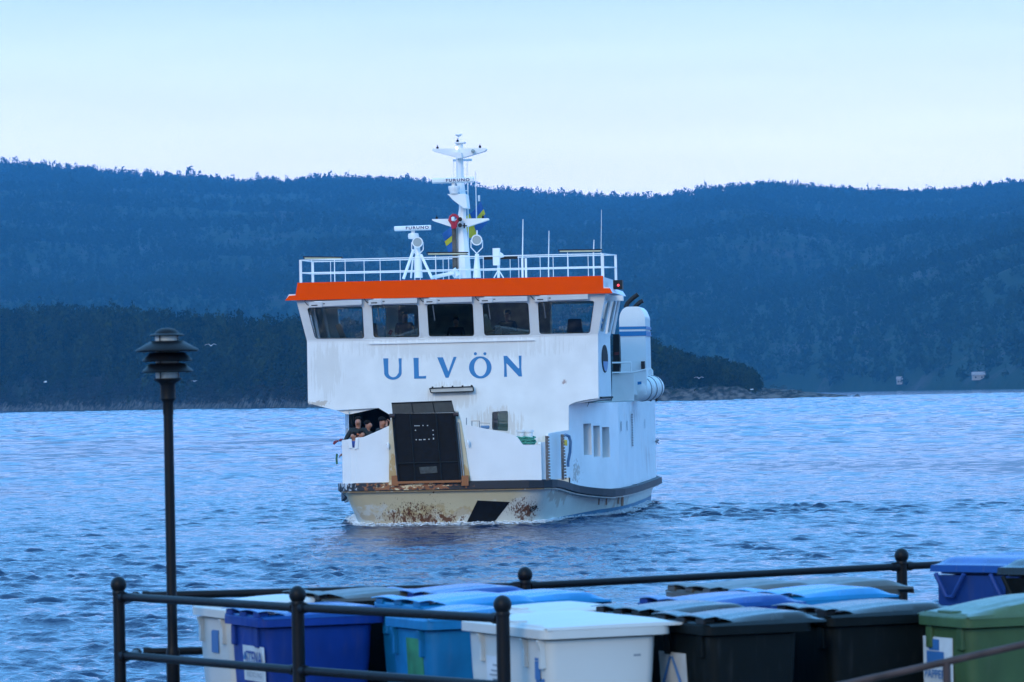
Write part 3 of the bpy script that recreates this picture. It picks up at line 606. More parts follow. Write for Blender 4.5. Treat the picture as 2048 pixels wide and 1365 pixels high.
def radar(x0, y0, x1, y1, h, w, cx, tx, tlen, parent, sh=0):
    a = P(x0, y0, w); b = P(x1, y1, w); d = (b-a).normalized(); up = Vector((0, 0, 1)); up = (up-d*up.dot(d)).normalized(); c = (a+b)/2; L_ = (b-a).length
    mb = MB(); nn = d.cross(up)  # towards camera (-y)
    if nn.y > 0: nn = -nn
    hh = h/2
    prof = [(-hh, 0.0), (-hh*.6, .09), (hh*.7, .09), (hh, .02), (hh, -.06), (-hh, -.06)]
    mb.add([a+up*u_+nn*v_ for u_, v_ in prof]+[b+up*u_+nn*v_ for u_, v_ in prof], [(i, (i+1) % 6, 6+(i+1) % 6, 6+i) for i in range(6)]+[tuple(range(6)), tuple(range(11, 5, -1))])
    s_ = part(mb, 'radar_antenna', M['white'], parent, bevel=.01)
    mb = MB(); o_ = P(tx, 0, w); t0 = a + d*((o_.x-a.x)/d.x) + nn*.092 - up*(hh*.42); ftext('antenna_lettering', 'FURUNO', t0-up*h*.02, d, up, h*.80, navy, s_ if parent is None else parent, 1.25, .03, .003, 1.25)
    return c
# mast -------------------------------------------------------------
mb = MB()
wm = 3.0
def taper(pts):  # list of (xl, xr, y)
    rows = []
    for xl, xr, y in pts:
        a = P(xl, y, wm); b = P(xr, y, wm); hw = (b.x-a.x)/2; c = (a+b)/2; rows.append([(c.x+hw*math.cos(t)*1.08, c.y+hw*math.sin(t)*1.08, c.z) for t in [2*math.pi*(k+.5)/8 for k in range(8)]])
    return rows
mb.grid(taper([(912, 942, 557), (912, 938, 500), (912.5, 932.5, 456), (918, 932, 420), (919.5, 931, 388), (912.5, 928, 365), (912.5, 926, 318), (912.5, 925.5, 286), (918, 920, 285)]), close=True)
MAST = part(mb, 'mast', M['white'], smooth=True)
mb = MB(); mb.sheet([PL([(864, 299.5), (866, 298), (913, 297.5), (926, 297), (971, 296.5), (973, 299), (969, 303), (926, 315.8), (912, 315), (866, 303)], wm-.22)], (0, .3, 0)); part(mb, 'crosstree', M['white'], MAST)
mb = MB(); mb.sheet([PL([(907, 305), (922, 305), (924, 316), (912, 318)], wm-.4)], (0, .2, 0)); part(mb, 'crosstree_bracket', M['white'], MAST)
mb = MB(); mb.sheet([PL([(864, 438.7), (976, 437), (977, 440), (969, 443), (936, 453.5), (900, 453.5), (868, 443), (864, 441)], wm-.25)], (0, .3, 0)); part(mb, 'crosstree', M['white'], MAST)
mb = MB(); mb.sheet([PL([(908, 284.6), (929, 284), (928, 286.5), (909, 287)], wm-.2)], (0, .4, 0)); part(mb, 'top_platform', M['white'], MAST)
p = P(917, 270, wm); mb = MB(); mb.lathe([(.02, -.06), (.05, -.05), (.10, -.01), (.10, .015), (.0, .03)], p, n=14); mb.tube(P(917.5, 285, wm), p, .012, n=6); part(mb, 'satellite_disc', M['white'], MAST, smooth=True)
for x, y in ((915, 283.5), (875, 297), (960, 295), (873.5, 437.5), (966, 436)):
    p = P(x, y, wm-.1); mb = MB(); mb.lathe([(.0, -.02), (.035, -.02), (.04, .03), (.02, .06), (.008, .06), (.008, .09), (.03, .095), (.0, .1)], p, n=8); part(mb, 'mast_lamp', M['black'], MAST)
p = P(913.5, 298, wm-.42); mb = MB(); mb.lathe([(.0, -.02), (.035, 0), (.035, .05), (.0, .08)], p, n=10); part(mb, 'lit_masthead_lamp', M['lit'], MAST, smooth=True)
p = P(946.5, 303, wm-.26); mb = MB(); mb.lathe([(.0, 0), (.055, 0), (.06, .08), (.0, .1)], p, n=14, rot=Matrix.Rotation(R(90), 3, 'X')); part(mb, 'floodlight', M['lens'], MAST)
mb = MB(); mb.sheet([PL([(906, 319), (943, 318), (943.5, 322), (906, 323)], wm+.5)], (0, .15, 0)); part(mb, 'aft_yard', M['side'], MAST)
mb = MB(); mb.tube(P(907.5, 323, wm+.5), P(907.5, 357, wm+.5), .008, n=5); mb.tube(P(934.5, 322, wm+.5), P(934, 352, wm+.5), .008, n=5)
part(mb, 'halyard', M['white'], MAST)
mb = MB(); a = P(935.5, 362, wm+.2); b = P(937, 505, wm+.2); mb.tube(a, b, .018, n=6)
for y in (382, 415, 478): mb.tube(P(927, y, wm+.1), P(936, y, wm+.2), .014, n=6)
part(mb, 'mast_ladder_rail', M['white'], MAST)
mb = MB(); mb.tube(P(951, 343, wm+.3), P(953, 437, wm+.3), .012, .02, n=6); part(mb, 'mast_whip', M['white'], MAST)
mb = MB(); mb.box(P(958, 397, wm+.6), (.06, .06, .18)); part(mb, 'gauge', M['white'], MAST)
# upper radar
radar(864.5, 362.6, 948, 360.2, .155, wm-.75, 0, 885, 0, MAST)
mb = MB(); p = P(908.5, 388, wm-.7); mb.lathe([(.13, 0), (.145, .08), (.17, .13), (.18, .2), (.17, .235), (.0, .24)], p, n=16); mb.tube(P(907, 373, wm-.7), P(907, 366, wm-.7), .06); part(mb, 'radar_gearbox', M['white'], MAST, smooth=True)
mb = MB(); mb.sheet([PL([(894, 388.5), (931.5, 388), (932, 391), (935, 417), (927, 417), (905, 400), (898, 392)], wm-.75)], (0, .75, 0)); part(mb, 'radar_bracket', M['white'], MAST, bevel=.02)
# red bundle, horns, dark post
mb = MB(); k = P(909, 440, wm-.45); pts = [P(908, 429, wm-.45), P(902, 434, wm-.45), P(900, 440, wm-.5), P(906, 447, wm-.5), P(909, 455, wm-.45)]
mb.path(pts, [.04, .055, .065, .08, .10], n=8); mb.path([P(909, 430, wm-.45), P(915, 434, wm-.5), P(917, 440, wm-.5), P(912, 446, wm-.5), P(908, 456, wm-.42)], [.04, .05, .05, .06, .08], n=8); part(mb, 'red_suit_bundle', M['red'], MAST, smooth=True)
mb = MB(); mb.lathe([(.0, -.08), (.05, -.05), (.055, .04), (.0, .07)], P(906, 438, wm-.62), n=10); part(mb, 'white_buoy_light', M['side'], MAST, smooth=True)
for x, y in ((920, 439, ), (920, 451)):
    mb = MB(); mb.lathe([(.0, 0), (.068, 0), (.05, .1), (.02, .22), (.0, .24)], P(x, y, wm-.55), n=12, rot=Matrix.Rotation(R(-90), 3, 'X')); part(mb, 'horn', M['black'], MAST, smooth=True)
mb = MB(); mb.tube(P(925, 452, wm-.4), P(934, 452, wm-.4), .02); mb.tube(P(928.5, 447, wm-.4), P(928.5, 457, wm-.4), .025); part(mb, 'lantern_bracket', M['black'], MAST)
mb = MB(); mb.box((P(905, 456, wm-.2)+P(913, 540, wm-.2))/2, (.125, .12, (P(905, 456, wm)-P(913, 540, wm)).z)); part(mb, 'weathered_post', M['weathered'], MAST)
mb = MB(); mb.tube(P(914.5, 456, wm-.3), P(915, 545, wm-.3), .008, n=5); part(mb, 'mast_cable', M['black'], MAST)
mb = MB(); mb.tube(P(862, 556, 2.4), P(908, 546, 2.4), .06); mb.tube(P(905, 540, 2.6), P(915, 553, 2.6), .12, n=10); part(mb, 'vent_pipe', M['white'], smooth=True)
# left radar
radar(789, 458, 862, 455.5, .15, 1.6, 0, 803, 0, None)
mb = MB(); p = P(827, 478, 1.7); mb.lathe([(.0, -.02), (.15, 0), (.17, .08), (.15, .16), (.0, .18)], p, n=14); mb.tube(P(826, 468, 1.7), P(826, 461, 1.7), .06); part(mb, 'radar_gearbox', M['white'], smooth=True)

# flag on the mast stays ------------------------------------------
fl = empty('flag', O, -BETA); tag(fl, 'blue and yellow flag blowing behind the white mast', 'flag')
fa = [(884, 468), (905, 452), (925, 438), (945, 424), (962, 404)]
def fpt(s, t, w=4.0):
    k = s*4; i = min(3, int(k)); a = Vector(fa[i]).lerp(Vector(fa[i+1]), k-i); n = Vector((.35, 1)); p = a + n*(t*40); return P(p.x, p.y, w+.12*math.sin(s*9+t*2))
def fl_part(s0, s1, t0, t1, name, mm):
    mb = MB(); mb.grid([[fpt(s0+(s1-s0)*i/10, t0+(t1-t0)*j/6) for j in range(7)] for i in range(11)]); o = mb.build(name, mm, fl, smooth=True); sm = o.modifiers.new('solid', 'SOLIDIFY'); sm.thickness = .01
fl_part(0, .5, 0, .38, 'flag_field', M['flagblue']); fl_part(0, .5, .62, 1, 'flag_field', M['flagblue']); fl_part(.68, 1, 0, .38, 'flag_field', M['flagblue']); fl_part(.68, 1, .62, 1, 'flag_field', M['flagblue'])
fl_part(0, 1, .38, .62, 'flag_cross', M['yellow']); fl_part(.5, .68, 0, .38, 'flag_cross', M['yellow']); fl_part(.5, .68, .62, 1, 'flag_cross', M['yellow'])

# deckhouse sides (both) with three recessed windows on the right ---------
hull_side = [(3.37, .0)] + [(x, y) for x, y in DECK if y >= .3]
M['sidewall'] = stained('side_wall_paint', (.80, .83, .83), [((4.65, 9, 3.0), (.4, 6, .5), (.45, .4, .35, .5), (2, 2, .6), .72, (0, 0, 0)), ((4.65, 14, 1.6), (.4, 5, 1.2), (.45, .33, .28, .5), (1.5, 1.5, .5), .74, (0, 0, 0)), ((3.5, .4, 1.4), (.4, .8, .5), (.4, .34, .28, .8), (9, 9, 9), .66, (0, 0, 0))], rough=.28)
zTop = 3.45
# smooth side curve
def side_pt(s, z, inset=.05, sg=1):
    """s: 0..1 along hull_side"""
    pts = hull_side; seg = []; tot = 0
    for a, b in zip(pts, pts[1:]): l = math.dist(a, b); seg.append(l); tot += l
    d = s*tot
    for (a, b), l in zip(zip(pts, pts[1:]), seg):
        if d <= l or (a, b) == (pts[-2], pts[-1]): f = d/l; break
        d -= l
    x = a[0]+(b[0]-a[0])*f; y = a[1]+(b[1]-a[1])*f
    x -= inset
    if sg < 0 and x > 3.2: x = 3.2+(x-3.2)*.6
    return Vector((sg*x, y, z))
NS = 90
def side_px(px, ):
    best = None
    for k in range(400):
        p = side_pt(k/399*.72, 2.4); wv = O + EX*p.x + EY*p.y; X = wv-CP; dz = X.dot(f0); x = 1024 + X.dot(CR)/dz*FPX
        if best is None or abs(x-px) < best[0]: best = (abs(x-px), k/399*.72, p, (X.dot(f0)))
    return best[1], best[2]
wins = []
for x0, x1, y0, y1 in ((1170.5, 1186, 848, 911), (1190, 1203.5, 852, 914), (1208, 1222.5, 855, 916)):
    s0, p0 = side_px(x0); s1, p1 = side_px(x1)
    def zat(py, p):
        wv = O + EX*p.x + EY*p.y; D = (wv-CP).y; X = (wv-CP).x; px = 1024 + X/D*FPX; return EYE - (py-(786-.02*(px-1024)))*D/FPX
    wins.append((s0, s1, zat(y1, p0), zat(y0, p0)))
ss = sorted(set([k/NS for k in range(NS+1)] + [w[0] for w in wins] + [w[1] for w in wins]))
zls = sorted(set([w[2] for w in wins]+[w[3] for w in wins]))
for sg in (1, -1):
    mb = MB(); zz = lambda s, k, n: None
    cols = []
    for s in ss:
        b_ = side_pt(s, 0, sg=sg); cols.append([zs(b_.y)+.0] + zls + [zTop])
    for i in range(len(ss)-1):
        s0, s1 = ss[i], ss[i+1]; sm_ = (s0+s1)/2
        for j in range(len(cols[0])-1):
            za, zb_ = cols[i][j], cols[i][j+1]; zc, zd = cols[i+1][j], cols[i+1][j+1]
            inside = any(w[0] <= sm_ <= w[1] and za >= w[2]-.001 and zb_ <= w[3]+.001 for w in wins)
            if inside: continue
            mb.add([side_pt(s0, za, sg=sg), side_pt(s1, zc, sg=sg), side_pt(s1, zd, sg=sg), side_pt(s0, zb_, sg=sg)], [(0, 1, 2, 3)])
    part(mb, 'deckhouse_side', M['sidewall'], smooth=True)
    for (s0, s1, z0, z1) in wins:
        mb = MB()
        a, b = side_pt(s0, 0, sg=sg), side_pt(s1, 0, sg=sg); inn = Vector((-sg*.30, .0, 0))
        for (p, q, za, zb_) in ((a, a+inn, z0, z1), (b, b+inn, z0, z1)): mb.add([(p.x, p.y, za), (q.x, q.y, za), (q.x, q.y, zb_), (p.x, p.y, zb_)], [(0, 1, 2, 3)])
        for z in (z0, z1): mb.add([(a.x, a.y, z), (b.x, b.y, z), (b.x+inn.x, b.y, z), (a.x+inn.x, a.y, z)], [(0, 1, 2, 3)])
        fr = part(mb, 'window_recess', mat('recess_white', (.78, .76, .74), .5) if 'rc' not in M else M['rc']); M['rc'] = fr.data.materials[0]
        mb = MB(); mb.add([(a.x+inn.x, a.y, z0), (b.x+inn.x, b.y, z0), (b.x+inn.x, b.y, z1), (a.x+inn.x, a.y, z1)], [(0, 1, 2, 3)]); part(mb, 'recess_pane', M['dark'], fr)
# back wall, boat deck
mb = MB(); pts = [side_pt(k/60, zTop) for k in range(61)]; pl = [tuple(side_pt(k/60, zTop, sg=-1)) for k in range(60, -1, -1)] + [tuple(p) for p in pts]; mb.add(pl, [tuple(range(len(pl)))]); part(mb, 'boat_deck', M['deck'])
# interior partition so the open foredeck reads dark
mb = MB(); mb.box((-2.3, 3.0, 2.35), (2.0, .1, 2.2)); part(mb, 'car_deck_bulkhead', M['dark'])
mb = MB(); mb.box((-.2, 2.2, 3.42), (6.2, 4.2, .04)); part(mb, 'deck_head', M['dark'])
# posts by the rail on the left
mb = MB()
for x in (694, 698, 702.5, 707): mb.tube(P(x, 828, 2.2), P(x-1.5, 880, 2.2), .02 if x > 696 else .03, n=6)
part(mb, 'side_grating', M['white'])
mb = MB(); mb.sheet([PL([(673, 821.3), (756, 817), (700, 829), (693, 829)], .1)], (0, .03, 0)); part(mb, 'underside_flange', M['front'])
# louvre, scuppers
s_, p_ = side_px(1267); mb = MB()
zt_, zb_ = 2.95, 1.95
for k in range(20):
    z = 3.03 - k*.052; a = side_pt(s_-.009, z, .03); b = side_pt(s_+.009, z, .03); mb.add([a, b, b+Vector((.0, 0, .026)), a+Vector((0, 0, .026))], [(0, 1, 2, 3)])
part(mb, 'louvre', M['dark'])
for x in (1245, 1257, 1292):
    s_, p_ = side_px(x); mb = MB(); a = side_pt(s_-.003, 2.55, .03); b = side_pt(s_+.003, 2.55, .03); mb.add([a, b, b+Vector((0, 0, .3)), a+Vector((0, 0, .3))], [(0, 1, 2, 3)]); part(mb, 'scupper', mat('scupper_grey', (.35, .36, .38), .6))
mb = MB(); mb.path([P(1178, 804, 1.2), P(1172, 822, 1.6), P(1160, 842, 1.2), P(1145, 865, .8), P(1139, 874, .2)], .010, n=5); part(mb, 'cable', M['greymetal'])
# overhang bracket between wheelhouse bottom and side
mb = MB(); mb.sheet([[(3.4, .11, zTop+.02), (uR-.01, .11, zU+.02), (uR-.01, WB, zU+.02), (3.4, WB, zTop+.02)]], (0, 0, -.05)); part(mb, 'overhang_plate', M['side'])

# funnel ------------------------------------------------------------
wS = 8.0
fp = [(1243, 790), (1238, 640), (1240, 628), (1245, 619), (1253, 614), (1277, 613.5), (1284, 620), (1290, 634), (1294, 790)]
mb = MB(); mb.sheet([PL(rounded(fp, 3, 2), wS)], (0, 2.2, 0)); FUN = part(mb, 'funnel', M['side'], bevel=.05)
def band(y0, y1):
    a0 = P(1238.3, y0, wS-.015); b0 = P(1291.3, y0-1, wS-.015); a1 = P(1238.6, y1, wS-.015); b1 = P(1291.6, y1-1, wS-.015)
    mb = MB(); mb.add([(a0.x-.01, wS-.015, a0.z), (b0.x+.015, wS-.015, b0.z), (b1.x+.015, wS-.015, b1.z), (a1.x-.01, wS-.015, a1.z), (b0.x+.015, wS+2.215, b0.z), (b1.x+.015, wS+2.215, b1.z)], [(0, 1, 2, 3), (1, 4, 5, 2)]); part(mb, 'funnel_stripe', M['bluestripe'], FUN)
band(654, 659.5); band(663.5, 673)
for pts, r in (([(1251, 616), (1255, 607), (1264, 598), (1276, 589)], .075), ([(1268, 616), (1275, 609), (1281, 604), (1286, 602)], .07)):
    mb = MB(); mb.path([P(x, y, wS+.8) for x, y in pts], r, n=10); part(mb, 'exhaust_pipe', M['black'], FUN, smooth=True)
mb = MB(); mb.box(P(1286, 731, wS-.1), (.12, .1, .25)); part(mb, 'funnel_fitting', M['rust'], FUN)
mb = MB(); mb.sheet([PL([(1226, 669), (1238, 669), (1240, 730), (1238, 748), (1226, 748)], 6.5)], (0, .5, 0)); db = part(mb, 'dark_locker', M['black'])
mb = MB(); mb.sheet([PL([(1229, 705), (1238, 704), (1238, 710), (1229, 711)], 6.48)], (0, .01, 0)); part(mb, 'locker_mark', mat('dull_red_mark', (.10, .01, .01), .7), db)
# boat deck bulwark, rail, life raft
mb = MB(); mb.sheet([PL([(1224, 747), (1262, 746), (1268, 745), (1268, 801), (1224, 803)], 6.6)], (0, .06, 0)); part(mb, 'deck_screen', M['front'])
mb = MB()
for a, b in (((1224, 726), (1262, 725.5)), ((1224, 746), (1262, 745.5)), ((1262, 725.5), (1262, 746)), ((1262, 746), (1278, 743)), ((1278, 743), (1292, 739))): mb.tube(P(*a, 6.4), P(*b, 6.4), .028, n=8)
part(mb, 'boat_deck_rail', M['white'], smooth=True); mb = MB(); mb.path([P(1299, 756, 9), P(1299, 742, 9), P(1302, 738, 9), P(1304.5, 742, 9), P(1305, 756, 9)], .03)
part(mb, 'boat_deck_rail', M['white'], smooth=True)
ax = Vector((.50, .86, .05)).normalized(); cc = P(1292, 777.5, 8.6); rot = ax.to_track_quat('Z', 'Y').to_matrix()
mb = MB(); mb.lathe([(.0, -.66), (.20, -.64), (.33, -.54), (.38, -.40), (.38, -.14), (.40, -.12), (.40, -.08), (.38, -.06), (.38, .18), (.40, .2), (.40, .24), (.38, .26), (.38, .45), (.31, .58), (.18, .66), (.0, .68)], cc, n=24, rot=rot); raft = part(mb, 'life_raft_canister', M['white'], smooth=True)
mb = MB()
for t in (-.25, .05, .35): mb.lathe([(.395, t), (.40, t), (.40, t+.03), (.395, t+.03)], cc, n=24, rot=rot)
part(mb, 'raft_strap', M['greymetal'], raft)
mb = MB(); mb.sheet([PL([(1275, 764), (1283, 763), (1283, 769), (1275, 770)], 7.9)], (0, .02, 0)); part(mb, 'raft_label', M['bluestripe'], raft)
mb = MB()
for x in (1282, 1300, 1312): mb.tube(P(x, 792, 8.8), P(x+2, 803, 8.8), .04)
mb.tube(P(1270, 799, 8.6), P(1313, 796, 9), .035); part(mb, 'raft_cradle', M['rust'], raft)
mb = MB(); mb.tube(P(1310, 884, 18), P(1318, 880, 18), .03); mb.tube(P(1312, 880, 18), P(1318, 888, 18), .02); mb.tube(P(1314, 879, 18), P(1313, 888, 18), .02); part(mb, 'stern_fairlead', M['greymetal'])
# foredeck fittings (right): bollards with green rope, rail
for x in (1042.5, 1058.5):
    p = P(x, 889, -1.8); o = empty('mooring_rope', O + EX*p.x + EY*p.y + EZ*p.z, -BETA)
    tag(o, 'green rope coiled round the white bollard behind the bulwark, %s of the two' % ('left' if x < 1050 else 'right'), 'rope', 'green mooring ropes on the foredeck bollards')
    mb = MB()
    for k in range(7):
        rr = .16+.03*math.sin(k*2.3); mb.path([(rr*math.cos(t)+.02*math.sin(k), rr*math.sin(t), .02+k*.03+.02*math.sin(t*2+k)) for t in [2*math.pi*j/14 for j in range(15)]], .022, n=6)
    mb.build('rope_coil', M['rope_green'], o, smooth=True)
    mb = MB(); mb.tube((p.x, p.y, 1.2), (p.x, p.y, p.z+.40), .11, n=12); mb.tube((p.x, p.y, p.z+.36), (p.x, p.y, p.z+.42), .14, n=12); part(mb, 'bollard', M['white'], smooth=True)
mb = MB()
for a, b in (((944, 842), (959, 842)), ((944, 842), (944, 856)), ((959, 842), (959, 858)), ((959, 846), (980, 847)), ((933, 836), (933, 850))): mb.tube(P(*a, -2.5), P(*b, -2.5), .014, n=6)
part(mb, 'foredeck_rail', M['greymetal'])
mb = MB(); mb.box(P(970, 855, -2.6), (.25, .2, .1)); part(mb, 'blue_tarp', M['rope_blue'], bevel=.03)
for x, y in ((776, 890), (936, 884)):
    mb = MB(); p = P(x, y, -3.75); mb.lathe([(.0, -.10), (.035, -.1), (.045, 0), (.03, .05), (.0, .07)], p, n=10); part(mb, 'bulwark_cleat', M['white'], smooth=True)
mb = MB(); mb.path([P(773, 889, -3.72), P(776, 891, -3.74), P(774, 893, -3.74), P(777, 894, -3.72)], .014, n=6); part(mb, 'red_cord', M['red'])

# ---------------------------------------------------------------- people
def person(pl, rz, label, top, legs, J, cap=None, stripes=None, scale=1.0, group=None):
    """J: elbow/hand positions; figure faces -y before turning"""
    o = empty('person', pl, rz); o.scale = (scale,)*3; tag(o, label, 'person', group)
    lean = J.get('lean', 0.0); ch = Vector((0, -lean*.6, 1.36)); nk = Vector((0, -lean, 1.47)); hd = nk+Vector((0, -.02, .16))
    def skin(name, pts, edges, rad, mt, lvl=1):
        me = bpy.data.meshes.new(name); me.from_pydata([tuple(p) for p in pts], edges, []); me.materials.append(mt)
        ob = bpy.data.objects.new(name, me); COL.objects.link(ob); ob.parent = o
        md = ob.modifiers.new('skin', 'SKIN'); md.use_smooth_shade = True
        for i, r_ in enumerate(rad): me.skin_vertices[0].data[i].radius = (r_, r_) if not isinstance(r_, tuple) else r_
        me.skin_vertices[0].data[0].use_root = True
        s_ = ob.modifiers.new('sub', 'SUBSURF'); s_.levels = lvl; s_.render_levels = lvl
        return ob
    sh = [Vector((s*.19, ch.y, 1.40)) for s in (-1, 1)]
    eb = [Vector(J['el']), Vector(J['er'])]; hn = [Vector(J['hl']), Vector(J['hr'])]
    pts = [Vector((0, 0, .96)), Vector((0, ch.y*.5, 1.15)), ch, nk, nk+Vector((0, -.01, .09)), hd, hd+Vector((0, .01, .10)), hd+Vector((0, -.125, -.02))]
    ed = [(0, 1), (1, 2), (2, 3), (3, 4), (4, 5), (5, 6), (5, 7)]; rad = [(.13, .10), (.11, .085), (.13, .08), .055, .085, .125, .09, .016]
    for s in range(2):
        b = len(pts); d = (hn[s]-eb[s]).normalized(); x = d.orthogonal(); 
        pts += [sh[s], eb[s], hn[s], hn[s]+d*.07]; ed += [(2, b), (b, b+1), (b+1, b+2), (b+2, b+3)]; rad += [.06, .045, .03, .035]
        f = len(pts)
        for k in range(4):
            q_ = hn[s]+d*.10+x*(k-1.5)*.022; pts += [q_, q_+d*(.05+.01*(k in (1, 2)))-x.cross(d)*.02]; ed += [(b+3, f+2*k), (f+2*k, f+2*k+1)]; rad += [.009, .008]
        pts += [hn[s]+d*.05-x*.05, hn[s]+d*.09-x*.065]; ed += [(b+2, len(pts)-2), (len(pts)-2, len(pts)-1)]; rad += [.011, .009]
    for s in (-1, 1):
        b = len(pts); pts += [Vector((s*.10, 0, .88)), Vector((s*.11, -.02, .48)), Vector((s*.11, 0, .08)), Vector((s*.12, -.14, .04))]; ed += [(0, b), (b, b+1), (b+1, b+2), (b+2, b+3)]; rad += [.09, .06, .045, .04]
    skin('body', pts, ed, rad, M['skin'])
    # jacket
    p2 = [Vector((0, 0, .93)), Vector((0, ch.y*.5, 1.15)), ch, nk-Vector((0, 0, .01)), sh[0], eb[0], eb[0].lerp(hn[0], .85 if not J.get('short') else .05), sh[1], eb[1], eb[1].lerp(hn[1], .85 if not J.get('short') else .05)]
    skin('jacket', p2, [(0, 1), (1, 2), (2, 3), (2, 4), (4, 5), (5, 6), (2, 7), (7, 8), (8, 9)], [(.20, .15), (.18, .15), (.20, .14), .09, .085, .065, .05, .085, .065, .05], top)
    skin('trousers', [Vector((0, 0, .95)), Vector((-.10, 0, .86)), Vector((-.11, -.02, .48)), Vector((-.11, 0, .1)), Vector((.10, 0, .86)), Vector((.11, -.02, .48)), Vector((.11, 0, .1))], [(0, 1), (1, 2), (2, 3), (0, 4), (4, 5), (5, 6)], [(.17, .125), .1, .08, .07, .1, .08, .07], legs)
    if stripes:
        mb = MB()
        for z in stripes[1]: mb.lathe([(.19, -.025), (.195, 0), (.19, .025)], (0, ch.y*.6, z), n=16)
        mb.build('reflective_band', stripes[0], o)
    mb = MB(); prof = [(0, .125), (.06, .115), (.085, .085), (.095, .05), (.092, .02), (.08, .0)]
    if cap: prof = [(0, .135), (.07, .125), (.10, .09), (.108, .04), (.105, .02)]
    mb.lathe(prof[::-1], hd+Vector((0, .028, .03)), n=16)
    if cap: mb.sheet([[hd+Vector((.07*math.cos(t), -.08-.09*abs(math.sin(t)), .055)) for t in [math.pi+math.pi*k/8 for k in range(9)]]], (0, 0, .012))
    mb.build('cap' if cap else 'hair', cap or M['hair'], o, smooth=True)
    mb = MB()
    for s in (-1, 1): mb.lathe([(0, -.008), (.009, 0), (0, .008)], hd+Vector((s*.034, -.094, .012)), n=8)
    mb.box(hd+Vector((0, -.090, -.055)), (.05, .012, .01)); mb.build('face_features', M['hair'], o)
    return o
def wpt(p): return O + EX*p.x + EY*p.y + EZ*p.z
jdark = mat('dark_jacket', (.008, .012, .012), .8); jor = mat('rust_orange_vest', (.45, .12, .05), .8, noise=.2); trous = mat('dark_trousers', (.02, .022, .03), .8)
jblue = mat('blue_jacket', (.02, .05, .22), .8); jred = mat('red_life_vest', (.35, .03, .02), .8); refl = mat('pale_reflective_band', (.55, .50, .38), .5); jblk = mat('black_polo', (.015, .016, .02), .8)
DZ = 1.25
def stand(px, py, w, headh=1.66):  # head centre at the pixel, feet on deck
    p = P(px, py, w); return p, (p.z-DZ)/headh
p, s = stand(764, 841, -1.9); person(wpt(Vector((p.x, p.y, DZ))), -BETA+R(60), 'person in dark jacket and black cap, hands raised to the face beside the raised ramp', jdark, trous, dict(el=(-.24, -.30, 1.36), er=(.24, -.30, 1.34), hl=(-.08, -.22, 1.55), hr=(.08, -.24, 1.60)), cap=M['hair'], scale=s*.98, group='people on the foredeck')
p, s = stand(735, 849, -1.2); person(wpt(Vector((p.x, p.y, DZ))), -BETA+R(75), 'bare headed person facing the ramp in the middle of the deck opening', jdark, trous, dict(el=(-.26, -.05, 1.12), er=(.26, -.05, 1.12), hl=(-.2, -.28, 1.1), hr=(.2, -.28, 1.1)), scale=s, group='people on the foredeck')
p = P(716, 842, -1.6); person(wpt(Vector((p.x, p.y, DZ))), -BETA+R(10), 'person in orange and black banded work vest standing by the white side grating', jdark, trous, dict(el=(-.32, -.02, 1.2), er=(.30, -.15, 1.2), hl=(-.40, -.2, 1.05), hr=(.1, -.3, 1.2)), stripes=(jor, (1.0, 1.1, 1.2, 1.30)), scale=(p.z-DZ)/1.66, group='people on the foredeck')
p = P(708, 871, -2.75); person(wpt(Vector((p.x, p.y, DZ))), -BETA+R(-40), 'short dark haired person in blue top and red life vest at the bulwark notch', jblue, trous, dict(el=(-.26, -.08, 1.1), er=(.26, -.08, 1.1), hl=(-.3, -.3, 1.0), hr=(.2, -.3, 1.0)), stripes=(jred, (1.0, 1.06, 1.12, 1.18)), scale=(p.z-DZ)/1.66, group='people on the foredeck')
p = P(722, 868, -2.6); person(wpt(Vector((p.x, p.y, DZ))), -BETA+R(60), 'crouching child just behind the bulwark edge beside the person with the red vest', jdark, trous, dict(el=(-.26, -.08, 1.1), er=(.26, -.08, 1.1), hl=(-.3, -.3, 1.0), hr=(.2, -.3, 1.0)), scale=(p.z-DZ)/1.66, group='people on the foredeck')
mb = MB(); mb.path([P(667, 889, -3.5), P(670, 885, -3.5), P(675, 882.5, -3.4)], [.03, .045, .03], n=8); mb.path([P(678, 882, -3.4), P(682, 880, -3.3), P(685, 880, -3.2)], [.02, .04, .02]); gl = mb.build('red_glove', mat('faded_red', (.22, .03, .04), .7), SHIP, smooth=True)
mb = MB(); mb.path([P(674, 908, -3.3), P(673, 918, -3.3), P(674, 929, -3.3)], .03); mb.build('green_fender_line', mat('green_line', (.04, .13, .07), .8), SHIP)
def inb(px, py, w, label, top, J, rz=0, **k):
    p = P(px, py, w); zf = 4.38; person(wpt(Vector((p.x, p.y, zf))), -BETA+rz, label, top, trous, J, scale=(p.z-zf)/1.66, group='people in the wheelhouse', **k)
inb(912, 642, 1.5, 'crew member facing forward behind the middle bridge window', jblk, dict(el=(-.25, -.05, 1.12), er=(.25, -.05, 1.12), hl=(-.18, -.3, 1.1), hr=(.18, -.3, 1.1)))
inb(1015, 629, 1.4, 'crew member in black polo, one arm stretched out, behind the fourth bridge window', jblk, dict(el=(-.36, -.15, 1.22), er=(.28, -.05, 1.12), hl=(-.62, -.25, 1.10), hr=(.3, -.22, .98), short=True), rz=R(-15))
inb(808, 632, 1.6, 'crew member in dark clothing bending over the console behind the second bridge window', jblk, dict(el=(-.25, -.15, 1.12), er=(.25, -.15, 1.12), hl=(-.2, -.38, 1.1), hr=(.12, -.38, 1.1), lean=.10), rz=R(20))

